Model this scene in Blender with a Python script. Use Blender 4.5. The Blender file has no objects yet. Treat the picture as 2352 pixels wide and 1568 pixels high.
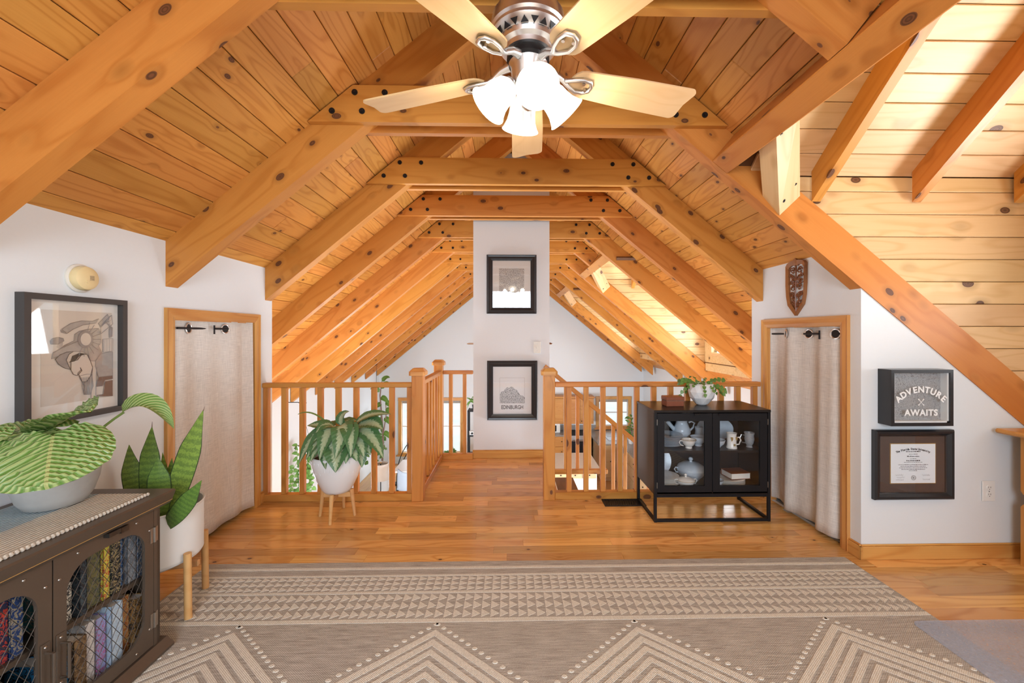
import bpy, bmesh, math, random
from mathutils import Vector, Matrix
random.seed(7)
SC = bpy.context.scene
COL = SC.collection
R = math.radians

# ---------------------------------------------------------------- camera
cam_d = bpy.data.cameras.new('camera')
cam = bpy.data.objects.new('camera', cam_d)
COL.objects.link(cam)
cam_d.sensor_width = 36.0
cam_d.lens = 36.0 * 950 / 2352
cam_d.shift_x = -0.0068
cam_d.shift_y = -0.0072
cam_d.clip_start = 0.02
cam.location = (0, 0, 1.30)
cam.rotation_euler = (R(90), 0, -0.02105)
SC.camera = cam

# ---------------------------------------------------------------- exposure
SC.view_settings.view_transform = 'Standard'
SC.view_settings.look = 'None'
SC.view_settings.gamma = 1.0
SC.view_settings.use_curve_mapping = False
SC.view_settings.exposure = -0.2
SC.cycles.max_bounces = 7
SC.cycles.diffuse_bounces = 3
SC.cycles.glossy_bounces = 3
SC.cycles.adaptive_threshold = 0.08
SC.cycles.transmission_bounces = 4
SC.cycles.transparent_max_bounces = 8
SC.cycles.sample_clamp_indirect = 6.0
SC.cycles.caustics_reflective = False
SC.cycles.caustics_refractive = False

# ---------------------------------------------------------------- daylight: sky and window light
W = bpy.data.worlds.new('sky'); SC.world = W
W.use_nodes = True
bg = W.node_tree.nodes['Background']
bg.inputs[0].default_value = (0.86, 0.93, 1.0, 1)
bg.inputs[1].default_value = 2.2

def window_light(name, loc, direction, sx, sy, power, col=(1, 0.98, 0.95), spread=180):
    d = bpy.data.lights.new(name, 'AREA'); d.shape = 'RECTANGLE'
    d.size = sx; d.size_y = sy; d.energy = power; d.color = col; d.spread = R(spread)
    o = bpy.data.objects.new(name, d); COL.objects.link(o)
    o.location = loc
    o.rotation_euler = Vector(direction).to_track_quat('-Z', 'Y').to_euler()
    return o
# gable windows behind the camera, dormer windows on the right, the far window downstairs, and two added side lights brightening the lower floor
window_light('daylight_gable', (0.05, -2.62, 1.55), (0, 1, -0.40), 2.3, 1.9, 215, (0.76, 0.88, 1.0))
window_light('daylight_dormer', (3.36, 1.36, 1.28), (-1, -0.15, 0.62), 1.0, 0.5, 46, (0.97, 0.98, 1.0), 115)
window_light('daylight_dormer_middle', (3.36, 6.0, 1.35), (-1, 0, 0.2), 1.0, 0.7, 36, (0.97, 0.98, 1.0))
window_light('daylight_dormer_far', (3.36, 9.45, 1.35), (-1, 0, 0.2), 1.0, 0.7, 36, (0.97, 0.98, 1.0))
window_light('added_fill_lower_west', (-3.76, 4.6, -1.2), (1, 0.25, 0.1), 2.6, 1.35, 520, (0.82, 0.91, 1.0))
window_light('added_fill_lower_east', (3.88, 4.6, -1.2), (-1, 0.25, 0.1), 2.6, 1.35, 470, (0.82, 0.91, 1.0))
window_light('daylight_far_wall', (-2.18, 11.62, -1.25), (0, -1, 0.0), 1.5, 1.35, 60, (0.82, 0.91, 1.0))

# ---------------------------------------------------------------- helpers
PM = {}
def place(o, M=None, parent=None):
    M = M if M is not None else Matrix.Identity(4)
    COL.objects.link(o)
    if parent is not None:
        o.parent = parent
        o.matrix_parent_inverse = PM[parent.name].inverted()
    o.matrix_basis = M
    PM[o.name] = M.copy()
    return o
def tag(o, label=None, cat=None, group=None, kind=None):
    if label: o['label'] = label
    if cat: o['category'] = cat
    if group: o['group'] = group
    if kind: o['kind'] = kind
    return o
def thing(name, label, cat, loc=(0, 0, 0), group=None, kind=None):
    o = bpy.data.objects.new(name, None)
    o.empty_display_size = 0.05
    place(o, Matrix.Translation(Vector(loc)))
    return tag(o, label, cat, group, kind)
def mesh(V, F, mats, smooth=False, uv=None, angle=35, name='m'):
    me = bpy.data.meshes.new(name)
    me.from_pydata([tuple(v) for v in V], [], F)
    for m in (mats if isinstance(mats, (list, tuple)) else [mats]):
        me.materials.append(m)
    if uv is not None:
        ul = me.uv_layers.new(name='UVMap')
        for lp in me.loops:
            ul.data[lp.index].uv = uv[lp.vertex_index]
    if smooth:
        me.polygons.foreach_set('use_smooth', [True] * len(me.polygons))
        if angle < 180:
            me.set_sharp_from_angle(angle=R(angle))
    me.update()
    return me
def fix(V, F):
    bm = bmesh.new()
    vs = [bm.verts.new(v) for v in V]
    for f in F:
        try: bm.faces.new([vs[i] for i in f])
        except ValueError: pass
    bmesh.ops.recalc_face_normals(bm, faces=bm.faces)
    bm.verts.index_update()
    V2 = [v.co.copy() for v in bm.verts]; F2 = [[v.index for v in f.verts] for f in bm.faces]
    bm.free()
    return V2, F2
def ob(name, VF, mat, parent=None, M=None, smooth=False, uv=None, kind=None, angle=35, label=None):
    o = bpy.data.objects.new(name, mesh(VF[0], VF[1], mat, smooth, uv, angle, name))
    place(o, M, parent)
    if kind: o['kind'] = kind
    if label: o['label'] = label
    return o
def use(name, me, parent=None, M=None):
    o = bpy.data.objects.new(name, me)
    return place(o, M, parent)
def join(*parts):
    V, F = [], []
    for v, f in parts:
        n = len(V); V += [Vector(p) for p in v]; F += [[i + n for i in q] for q in f]
    return V, F
def xf(VF, M):
    return [M @ Vector(v) for v in VF[0]], VF[1]
def T(x, y=None, z=None):
    return Matrix.Translation(Vector((x, y, z)) if y is not None else Vector(x))
def Rx(a): return Matrix.Rotation(R(a), 4, 'X')
def Ry(a): return Matrix.Rotation(R(a), 4, 'Y')
def Rz(a): return Matrix.Rotation(R(a), 4, 'Z')
_cb = {}
def cbox(sx, sy, sz, c=0.0):
    k = (round(sx, 4), round(sy, 4), round(sz, 4), round(c, 4))
    if k in _cb: return _cb[k]
    x, y, z = sx / 2, sy / 2, sz / 2
    if c <= 0:
        V = [(a * x, b * y, d * z) for a in (-1, 1) for b in (-1, 1) for d in (-1, 1)]
        F = [(0, 1, 3, 2), (4, 6, 7, 5), (0, 4, 5, 1), (2, 3, 7, 6), (0, 2, 6, 4), (1, 5, 7, 3)]
        _cb[k] = (V, F); return _cb[k]
    bm = bmesh.new(); bmesh.ops.create_cube(bm, size=1)
    for v in bm.verts: v.co = (v.co.x * sx, v.co.y * sy, v.co.z * sz)
    bmesh.ops.bevel(bm, geom=bm.edges[:], offset=c, offset_type='OFFSET', segments=1, affect='EDGES', profile=0.5)
    bm.verts.index_update()
    _cb[k] = ([v.co.copy() for v in bm.verts], [[v.index for v in f.verts] for f in bm.faces])
    bm.free()
    return _cb[k]
def bx(x0, x1, y0, y1, z0, z1, c=0.0):
    return xf(cbox(x1 - x0, y1 - y0, z1 - z0, c), T((x0 + x1) / 2, (y0 + y1) / 2, (z0 + z1) / 2))
_cm = {}
def cmesh(sx, sy, sz, c, mat):
    k = (round(sx, 3), round(sy, 3), round(sz, 3), round(c, 4), mat.name)
    if k not in _cm:
        V, F = cbox(sx, sy, sz, c)
        _cm[k] = mesh(V, F, mat, name='piece')
    return _cm[k]
def axes(o, ax, az):
    ax = Vector(ax).normalized(); az = Vector(az)
    ay = az.cross(ax).normalized(); az = ax.cross(ay)
    return Matrix(((ax.x, ay.x, az.x, o[0]), (ax.y, ay.y, az.y, o[1]), (ax.z, ay.z, az.z, o[2]), (0, 0, 0, 1)))
def piece(name, c, dims, mat, parent=None, ax=(1, 0, 0), az=(0, 0, 1), ch=0.002):
    """box whose grain runs along its local X"""
    return use(name, cmesh(dims[0], dims[1], dims[2], ch, mat), parent, axes(c, ax, az))
def beam(name, p0, p1, w, h, mat, parent=None, up=(0, 0, 1), ch=0.004):
    p0, p1 = Vector(p0), Vector(p1); d = p1 - p0
    if abs(d.normalized().dot(Vector(up))) > 0.99: up = (1, 0, 0)
    return piece(name, (p0 + p1) / 2, (d.length, w, h), mat, parent, d, up, ch)
def prism(poly, y0, y1):
    """polygon in (x,z) extruded along y"""
    n = len(poly)
    V = [(p[0], y0, p[1]) for p in poly] + [(p[0], y1, p[1]) for p in poly]
    F = [list(range(n)), list(range(2 * n - 1, n - 1, -1))]
    F += [[i, i + n, (i + 1) % n + n, (i + 1) % n] for i in range(n)]
    return fix(V, F)
def timber(name, poly, y0, y1, origin, ax, az, mat, parent=None):
    """polygon given in world (x,z), extruded in y, stored in a local frame with the grain along local X"""
    M = axes(origin, ax, az); Mi = M.inverted()
    V, F = prism(poly, y0, y1)
    return ob(name, ([Mi @ v for v in V], F), mat, parent, M)
def lathe(prof, n=32, a0=0.0, a1=360.0):
    V, F = [], []
    full = abs(a1 - a0) > 359.9
    m = n if full else n + 1
    for r, z in prof:
        for i in range(m):
            a = R(a0 + (a1 - a0) * i / n)
            V.append((r * math.cos(a), r * math.sin(a), z))
    for j in range(len(prof) - 1):
        for i in range(n):
            a, b = j * m + i, j * m + (i + 1) % m
            F.append([a, b, b + m, a + m])
    return V, F
def cyl(r0, r1, z0, z1, n=16):
    V, F = lathe([(r0, z0), (r1, z1)], n)
    F.append(list(range(n - 1, -1, -1))); F.append(list(range(n, 2 * n)))
    return V, F
def tube(path, r, n=8, closed=False):
    path = [Vector(p) for p in path]; V, F = [], []
    N = len(path); up = Vector((0.13, 0.21, 0.97)); rr = r if isinstance(r, (list, tuple)) else [r] * N
    for i, p in enumerate(path):
        if closed: t = path[(i + 1) % N] - path[i - 1]
        else: t = path[min(i + 1, N - 1)] - path[max(i - 1, 0)]
        t.normalize()
        s = t.cross(up)
        if s.length < 1e-3: s = t.cross(Vector((1, 0, 0)))
        s.normalize(); u = s.cross(t)
        for k in range(n):
            a = 2 * math.pi * k / n
            V.append(p + (s * math.cos(a) + u * math.sin(a)) * rr[i])
    for i in range(N if closed else N - 1):
        for k in range(n):
            a, b = i * n + k, i * n + (k + 1) % n
            c, d = ((i + 1) % N) * n + k, ((i + 1) % N) * n + (k + 1) % n
            F.append([a, b, d, c])
    if not closed:
        F.append(list(range(n - 1, -1, -1))); F.append([(N - 1) * n + k for k in range(n)])
    return V, F
def bez(a, b, c, n=10):
    a, b, c = Vector(a), Vector(b), Vector(c)
    return [a * (1 - t) ** 2 + b * 2 * t * (1 - t) + c * t * t for t in [i / n for i in range(n + 1)]]
def torus(Rr, r, n=24, k=8):
    return tube([(Rr * math.cos(2 * math.pi * i / n), Rr * math.sin(2 * math.pi * i / n), 0) for i in range(n)], r, k, True)
def ball(r, n=12, m=8):
    return lathe([(max(1e-4, r * math.sin(math.pi * j / m)), -r * math.cos(math.pi * j / m)) for j in range(m + 1)], n)
def leaf(P0, Pc, P1, wid, hint=(0, 0, 1), shape='lance', fold=0.25, wave=0.0, nv=12, nu=6, start=0.0):
    """a blade along a curved midrib; returns V, F, UV"""
    P0, Pc, P1 = Vector(P0), Vector(Pc), Vector(P1); hint = Vector(hint)
    V, F, UV = [], [], []
    for j in range(nv + 1):
        t = start + (1 - start) * j / nv; v = j / nv
        C = P0 * (1 - t) ** 2 + Pc * 2 * t * (1 - t) + P1 * t * t
        D = (Pc - P0) * (2 * (1 - t)) + (P1 - Pc) * (2 * t); D.normalize()
        S = D.cross(hint)
        if S.length < 1e-4: S = Vector((1, 0, 0))
        S.normalize(); N = S.cross(D)
        if shape == 'lance': w = math.sin(math.pi * min(1, v ** 0.75)) ** 0.85
        elif shape == 'sword': w = (0.42 + 0.58 * math.sin(math.pi * min(1.0, v * 0.92) ** 0.9)) * min(1, (1 - v) * 3.2) ** 0.7
        elif shape == 'round': w = math.sqrt(max(0.0, 1 - (2 * min(1, v * 0.96 + 0.04) - 1) ** 2))
        else: w = math.sin(math.pi * v ** 0.6) ** 0.7
        w = max(w, 0.015) * wid
        for i in range(nu + 1):
            u = -1 + 2 * i / nu
            V.append(C + S * (u * w) + N * (fold * abs(u) * w + wave * w * math.sin(v * 26) * abs(u)))
            UV.append((i / nu, v))
    for j in range(nv):
        for i in range(nu):
            a = j * (nu + 1) + i
            F.append([a, a + 1, a + nu + 2, a + nu + 1])
    return V, F, UV
def ringplate(w, h, iw, ih, r, th, n=6, cx=0.0, cy=0.0):
    """flat plate in XY (thickness along Z) with a rounded-rectangle hole"""
    ins = []
    for (sx, sy, a0) in ((1, 1, 0), (-1, 1, 90), (-1, -1, 180), (1, -1, 270)):
        for k in range(n + 1):
            a = R(a0 + 90 * k / n)
            ins.append((cx + sx * (iw / 2 - r) + r * math.cos(a), cy + sy * (ih / 2 - r) + r * math.sin(a)))
    out = []
    for q, (sx, sy) in enumerate(((1, 1), (-1, 1), (-1, -1), (1, -1))):
        for k in range(n + 1):
            f = k / n
            if q in (0, 2):
                if f < 0.5: x, y = sx * w / 2, sy * h / 2 - sy * (0.5 - f) * 2 * min(r, h / 4)
                else: x, y = sx * w / 2 - sx * (f - 0.5) * 2 * min(r, w / 4), sy * h / 2
            else:
                if f < 0.5: x, y = sx * w / 2 - sx * (0.5 - f) * 2 * min(r, w / 4), sy * h / 2
                else: x, y = sx * w / 2, sy * h / 2 - sy * (f - 0.5) * 2 * min(r, h / 4)
            out.append((x, y))
    m = len(ins)
    V = [(x, y, 0) for x, y in out] + [(x, y, 0) for x, y in ins] + [(x, y, th) for x, y in out] + [(x, y, th) for x, y in ins]
    F = []
    for i in range(m):
        j = (i + 1) % m
        F += [[i, j, m + j, m + i], [2 * m + i, 3 * m + i, 3 * m + j, 2 * m + j],
              [i, 2 * m + i, 2 * m + j, j], [m + i, m + j, 3 * m + j, 3 * m + i]]
    return fix(V, F)
def frame4(w, h, bw, prof, name, mat, parent, M):
    """four mitred frame rails in the local XY plane, face towards +Z; prof = [(inset 0..1, z)]"""
    for k in range(4):
        V, F = [], []
        a = [(-w / 2, -h / 2), (w / 2, -h / 2), (w / 2, h / 2), (-w / 2, h / 2)]
        p, q = a[k], a[(k + 1) % 4]
        ipt = lambda pt, s: (pt[0] - math.copysign(bw * s, pt[0]), pt[1] - math.copysign(bw * s, pt[1]))
        for s, z in prof:
            for pt in (p, q):
                x, y = ipt(pt, s); V.append((x, y, z))
        m = len(prof)
        for i in range(m):
            j = (i + 1) % m
            F.append([2 * i, 2 * i + 1, 2 * j + 1, 2 * j])
        F.append([2 * i for i in range(m)]); F.append([2 * i + 1 for i in range(m)][::-1])
        ob(name, fix(V, F), mat, parent, M)
_tx = {}
def text(name, s, size, mat, parent, M, align='CENTER', ext=0.0004, space=1.0, bold=0.0):
    """flat lettering as a mesh"""
    k = (s, size, mat.name, align, space, bold)
    if k not in _tx:
        c = bpy.data.curves.new(name, 'FONT'); c.body = s; c.size = size; c.align_x = align; c.align_y = 'CENTER'
        c.extrude = ext; c.space_character = space; c.offset = bold; c.resolution_u = 4
        o = bpy.data.objects.new(name, c); COL.objects.link(o)
        dg = bpy.context.evaluated_depsgraph_get()
        me = bpy.data.meshes.new_from_object(o.evaluated_get(dg))
        bpy.data.objects.remove(o); bpy.data.curves.remove(c)
        me.materials.clear(); me.materials.append(mat)
        _tx[k] = me
    return use(name, _tx[k], parent, M)

# ---------------------------------------------------------------- materials
class NT:
    def __init__(s, name):
        s.m = bpy.data.materials.new(name); s.m.use_nodes = True
        s.t = s.m.node_tree; s.b = s.t.nodes['Principled BSDF']; s.out = s.t.nodes['Material Output']
    def n(s, typ, **kw):
        x = s.t.nodes.new('ShaderNode' + typ)
        for k, v in kw.items(): setattr(x, k, v)
        return x
    def l(s, a, b): s.t.links.new(a, b)
    def val(s, sock, v):
        if hasattr(v, 'is_output'): s.l(v, sock)
        else: sock.default_value = v
    def math(s, op, a, b=0.0, c=None, clamp=False):
        x = s.n('Math', operation=op); x.use_clamp = clamp
        s.val(x.inputs[0], a); s.val(x.inputs[1], b)
        if c is not None: s.val(x.inputs[2], c)
        return x.outputs[0]
    def vmath(s, op, a, b):
        x = s.n('VectorMath', operation=op); s.val(x.inputs[0], a); s.val(x.inputs[1], b)
        return x.outputs[0]
    def mix(s, f, a, b, blend='MIX'):
        x = s.n('Mix', data_type='RGBA', blend_type=blend)
        s.val(x.inputs[0], f)
        for i, v in ((6, a), (7, b)):
            if hasattr(v, 'is_output'): s.l(v, x.inputs[i])
            else: x.inputs[i].default_value = (*v, 1) if len(v) == 3 else v
        return x.outputs[2]
    def noise(s, vec, scale=1.0, detail=3.0, rough=0.5, dist=0.0):
        x = s.n('TexNoise'); s.l(vec, x.inputs['Vector'])
        x.inputs['Scale'].default_value = scale; x.inputs['Detail'].default_value = detail
        x.inputs['Roughness'].default_value = rough; x.inputs['Distortion'].default_value = dist
        return x.outputs[0]
    def ramp(s, f, stops):
        x = s.n('ValToRGB'); s.val(x.inputs[0], f); e = x.color_ramp.elements
        while len(e) < len(stops): e.new(0.5)
        for i, (p, c) in enumerate(stops):
            e[i].position = p; e[i].color = (*c, 1) if len(c) == 3 else c
        return x.outputs[0]
    def obj(s): return s.n('TexCoord').outputs['Object']
    def sep(s, v):
        x = s.n('SeparateXYZ'); s.l(v, x.inputs[0]); return x.outputs
    def bump(s, h, strength=0.2, dist=0.002):
        x = s.n('Bump'); x.inputs['Strength'].default_value = strength; x.inputs['Distance'].default_value = dist
        s.val(x.inputs['Height'], h); s.l(x.outputs[0], s.b.inputs['Normal'])
    def set(s, col=None, rough=None, metal=None, spec=None, **kw):
        b = s.b.inputs
        if col is not None:
            if hasattr(col, 'is_output'): s.l(col, b['Base Color'])
            else: b['Base Color'].default_value = (*col, 1)
        if rough is not None: s.val(b['Roughness'], rough)
        if metal is not None: b['Metallic'].default_value = metal
        if spec is not None: b['Specular IOR Level'].default_value = spec
        for k, v in kw.items(): s.val(b[k.replace('_', ' ')], v)
        return s.m
def srgb(r, g, b):
    f = lambda c: (c / 255 / 12.92) if c / 255 <= 0.04045 else ((c / 255 + 0.055) / 1.055) ** 2.4
    return (f(r), f(g), f(b))
def plain(name, col, rough=0.5, metal=0.0, spec=0.5, var=0.06, scale=14.0, bump=0.0, **kw):
    t = NT(name); n = t.noise(t.obj(), scale, 4)
    c = t.mix(n, tuple(x * (1 - var) for x in col), tuple(min(1, x * (1 + var)) for x in col))
    if bump: t.bump(n, bump)
    return t.set(c, rough, metal, spec, **kw)
def wood(name, light, dark, knot=(0.055, 0.020, 0.009), rough=0.42, ring=40.0, knots=0.055, cell=4.0, var=0.16, coat=0.0,
         grain=0.5, stain=None, spec=0.35):
    t = NT(name)
    info = t.n('ObjectInfo'); rnd = info.outputs['Random']
    off = t.n('CombineXYZ')
    t.val(off.inputs[0], t.math('MULTIPLY', rnd, 37.0)); t.val(off.inputs[1], t.math('MULTIPLY', rnd, 91.0)); t.val(off.inputs[2], t.math('MULTIPLY', rnd, 53.0))
    p = t.vmath('ADD', t.obj(), off.outputs[0])
    # knots first so that the grain can bend around them
    vo = t.n('TexVoronoi', feature='F1'); t.l(t.vmath('MULTIPLY', p, (cell * 0.62, cell, cell)), vo.inputs['Vector'])
    vo.inputs['Scale'].default_value = 1.0; vo.inputs['Randomness'].default_value = 1.0
    kd = vo.outputs['Distance']
    near = t.math('SUBTRACT', 1.0, t.math('MULTIPLY', kd, 2.4), clamp=True)
    low = t.noise(t.vmath('MULTIPLY', p, (0.9, 7.5, 7.5)), 1.0, 1.0, 0.5)
    warped = t.math('ADD', t.math('MULTIPLY', low, ring), t.math('MULTIPLY', t.math('POWER', near, 2.0), 9.0))
    rings = t.math('ADD', t.math('MULTIPLY', t.math('SINE', warped), 0.5), 0.5)
    fine = t.noise(t.vmath('MULTIPLY', p, (5.0, 170.0, 170.0)), 1.0, 1.0, 0.6)
    f = t.math('ADD', t.math('MULTIPLY', t.math('POWER', rings, 4.0), grain), t.math('MULTIPLY', fine, 0.35))
    base = t.mix(f, light, dark)
    base = t.mix(t.math('MULTIPLY', t.math('SUBTRACT', low, 0.45, clamp=True), 1.0), base, dark)
    hsv = t.n('HueSaturation'); t.l(base, hsv.inputs['Color'])
    t.val(hsv.inputs['Value'], t.math('ADD', 1.0 - var, t.math('MULTIPLY', rnd, 2 * var)))
    t.val(hsv.inputs['Hue'], t.math('ADD', 0.494, t.math('MULTIPLY', t.math('FRACT', t.math('MULTIPLY', rnd, 7.3)), 0.012)))
    base = hsv.outputs[0]
    if knots > 0:
        halo = t.math('SUBTRACT', 1.0, t.math('DIVIDE', t.math('SUBTRACT', kd, knots, clamp=True), knots * 1.3), clamp=True)
        base = t.mix(t.math('MULTIPLY', halo, 0.40), base, tuple(c * 0.45 for c in dark))
        core = t.math('LESS_THAN', kd, knots)
        kr = t.math('ADD', 0.55, t.math('MULTIPLY', t.math('SINE', t.math('MULTIPLY', kd, 160.0)), 0.45))
        kc = t.mix(kr, knot, tuple(min(1, c * 3.0) for c in knot))
        base = t.mix(t.math('MULTIPLY', core, 0.92), base, kc)
    if stain:
        base = t.mix(t.math('MULTIPLY', t.math('GREATER_THAN', t.noise(t.vmath('MULTIPLY', p, (3.0, 22.0, 22.0)), 1.0, 2.0), 0.66), 0.55), base, stain)
    t.bump(f, 0.05, 0.001)
    m = t.set(base, rough, 0.0, spec)
    if coat:
        t.b.inputs['Coat Weight'].default_value = coat; t.b.inputs['Coat Roughness'].default_value = 0.12
    return m
M = {}
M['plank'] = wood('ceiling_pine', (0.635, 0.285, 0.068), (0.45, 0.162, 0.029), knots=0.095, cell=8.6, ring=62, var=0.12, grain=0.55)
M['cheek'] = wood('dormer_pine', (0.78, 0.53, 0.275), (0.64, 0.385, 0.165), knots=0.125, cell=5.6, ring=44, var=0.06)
M['beam'] = wood('beam_pine', (0.625, 0.262, 0.055), (0.48, 0.166, 0.026), knots=0.130, cell=7.6, ring=30, var=0.06, rough=0.40)
M['rail'] = wood('railing_pine', (0.64, 0.285, 0.070), (0.47, 0.165, 0.030), knots=0.14, cell=7.0, ring=30, var=0.10, rough=0.34)
M['trim'] = wood('trim_pine', (0.69, 0.355, 0.105), (0.52, 0.205, 0.045), knots=0.03, cell=3.0, ring=36, var=0.06, rough=0.36)
M['floor'] = wood('floor_oak', (0.78, 0.440, 0.150), (0.56, 0.250, 0.064), knots=0.042, cell=5.5, ring=70, var=0.27, rough=0.27, coat=0.25, grain=0.6)
M['floor_lower'] = wood('lower_floor_oak', (0.62, 0.38, 0.17), (0.50, 0.27, 0.10), knots=0.0, ring=50, var=0.12, rough=0.35)
M['blade'] = wood('fan_blade_maple', (0.78, 0.52, 0.27), (0.70, 0.43, 0.20), knots=0.0, ring=30, var=0.0, rough=0.35, grain=0.4)
M['stand'] = wood('beech_legs', (0.68, 0.38, 0.16), (0.60, 0.30, 0.11), knots=0.0, ring=26, var=0.04, rough=0.45)
M['oak_cab'] = wood('kitchen_oak', (0.60, 0.28, 0.07), (0.48, 0.18, 0.035), knots=0.0, ring=40, var=0.06)
M['pale_cab'] = wood('pale_drawer_maple', (0.72, 0.50, 0.28), (0.64, 0.40, 0.20), knots=0.0, ring=30, var=0.04)
M['dark_tread'] = wood('stair_tread_walnut', (0.26, 0.11, 0.04), (0.13, 0.05, 0.018), knots=0.0, ring=40, var=0.1)
M['groove'] = plain('dark_groove_wood', (0.13, 0.05, 0.014), 0.7, var=0.2)
M['carve'] = plain('carved_mahogany', (0.20, 0.065, 0.022), 0.32, var=0.25, scale=30)
M['wall'] = plain('white_wall_paint', (0.755, 0.780, 0.800), 0.75, spec=0.25, var=0.012, scale=60, bump=0.03)
M['white_trim'] = plain('white_plastic', (0.82, 0.82, 0.80), 0.35, var=0.01)
M['cream_plastic'] = plain('cream_plastic', (0.74, 0.70, 0.62), 0.4, var=0.01)
M['black'] = plain('black_satin_metal', (0.008, 0.008, 0.010), 0.5, spec=0.28, var=0.1)
M['blackwood'] = plain('black_cabinet_panel', (0.014, 0.011, 0.010), 0.34, spec=0.35, var=0.2, scale=4)
M['bolt'] = plain('black_iron_bolt', (0.02, 0.018, 0.018), 0.45, 0.6, var=0.2)
M['frame_dark'] = plain('charcoal_frame', (0.045, 0.040, 0.038), 0.45, var=0.12)
M['frame_black'] = plain('black_lacquer_frame', (0.018, 0.019, 0.022), 0.28, var=0.1)
M['nickel'] = plain('brushed_nickel', (0.78, 0.77, 0.75), 0.32, 1.0, var=0.06, scale=40)
M['bronze'] = plain('brown_metal_paint', (0.115, 0.085, 0.062), 0.40, 0.35, var=0.12, scale=6)
M['mesh'] = plain('dark_wire', (0.09, 0.078, 0.068), 0.35, 0.8, var=0.1)
M['steel'] = plain('worn_steel', (0.40, 0.37, 0.33), 0.35, 1.0, var=0.1)
M['ceramic'] = plain('white_glazed_ceramic', (0.80, 0.81, 0.82), 0.22, var=0.02)
M['planter'] = plain('white_ribbed_planter', (0.80, 0.80, 0.79), 0.55, var=0.03)
M['concrete'] = plain('grey_concrete', (0.36, 0.345, 0.325), 0.8, var=0.12, scale=26, bump=0.1)
M['soil'] = plain('potting_soil', (0.055, 0.030, 0.018), 0.95, var=0.6, scale=120, bump=0.6)
M['paper'] = plain('white_paper', (0.88, 0.90, 0.92), 0.7, var=0.01)
M['paper_warm'] = plain('warm_mat_board', (0.80, 0.76, 0.70), 0.7, var=0.01)
M['paper_tan'] = plain('tan_drawing_paper', (0.64, 0.56, 0.475), 0.75, var=0.03)
M['ink'] = plain('black_ink', (0.03, 0.03, 0.032), 0.7, var=0.1)
M['ink_mid'] = plain('grey_pencil', (0.28, 0.25, 0.235), 0.8, var=0.25, scale=40)
M['ink_light'] = plain('light_pencil', (0.40, 0.36, 0.325), 0.8, var=0.25, scale=40)
M['ink_brown'] = plain('brown_crayon', (0.20, 0.125, 0.095), 0.8, var=0.3, scale=40)
M['gold_line'] = plain('gold_line', (0.45, 0.26, 0.08), 0.5)
M['mat_brown'] = plain('brown_mat_board', (0.085, 0.055, 0.045), 0.7)
M['granite'] = plain('granite', (0.30, 0.27, 0.24), 0.25, var=0.75, scale=90)
M['island'] = plain('pale_worktop', (0.74, 0.68, 0.58), 0.4, var=0.08, scale=20)
M['stainless'] = plain('stainless', (0.36, 0.36, 0.37), 0.35, 0.9)
M['blue_fabric'] = plain('blue_grey_fabric', (0.36, 0.42, 0.50), 0.8)
M['shade_fabric'] = plain('cream_lampshade', (0.80, 0.72, 0.64), 0.8)
M['stem'] = plain('plant_stem', (0.16, 0.24, 0.05), 0.5, var=0.3)
M['stem_pale'] = plain('pale_stem', (0.50, 0.40, 0.20), 0.5, var=0.2)
M['leather'] = plain('brown_leather_box', (0.24, 0.075, 0.038), 0.4, var=0.2, scale=20)
M['dark_rug'] = plain('dark_floor_mat', (0.05, 0.05, 0.055), 0.9)
def linen(name, col):
    t = NT(name); p = t.obj()
    a = t.noise(t.vmath('MULTIPLY', p, (14, 14, 420)), 1.0, 3, 0.65)
    b = t.noise(t.vmath('MULTIPLY', p, (420, 420, 14)), 1.0, 3, 0.65)
    f = t.math('MULTIPLY', t.math('ADD', a, b), 0.5)
    c = t.ramp(f, [(0.35, tuple(x * 0.74 for x in col)), (0.65, tuple(min(1, x * 1.16) for x in col))])
    t.bump(f, 0.25, 0.001)
    return t.set(c, 0.95, spec=0.1)
M['linen'] = linen('oatmeal_linen', (0.74, 0.70, 0.655))
def glassy(name, col=(0.99, 0.995, 1.0), rough=0.02, alpha=0.06):
    """thin clear pane: mostly see-through with a mirror-like sheen"""
    t = NT(name)
    tr = t.n('BsdfTransparent'); tr.inputs[0].default_value = (*col, 1)
    gl = t.n('BsdfGlossy'); gl.inputs['Roughness'].default_value = rough
    lw = t.n('LayerWeight'); lw.inputs['Blend'].default_value = 0.5
    fr = t.math('ADD', t.math('MULTIPLY', t.math('POWER', lw.outputs['Facing'], 5.0), 0.8), 0.03 + alpha * 0.25)
    mx = t.n('MixShader')
    t.l(fr, mx.inputs[0]); t.l(tr.outputs[0], mx.inputs[1]); t.l(gl.outputs[0], mx.inputs[2])
    t.l(mx.outputs[0], t.out.inputs[0])
    return t.m
M['glass'] = glassy('clear_glass')
M['pane'] = glassy('window_glass', alpha=0.0)
def glow(name, col, s):
    t = NT(name)
    t.m.cycles.emission_sampling = 'NONE'      # the bulbs inside carry the light
    return t.set((0.9, 0.88, 0.82), 0.4, Emission_Color=(*col, 1), Emission_Strength=s)
M['lampglass'] = glow('lit_frosted_glass', (1.0, 0.94, 0.82), 0.95)
def ground(name):
    t = NT(name)
    c = t.mix(t.noise(t.obj(), 0.6, 4), (0.75, 0.78, 0.80), (0.45, 0.50, 0.42))
    return t.set(c, 0.9)
M['outside'] = ground('bright_winter_ground')

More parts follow.
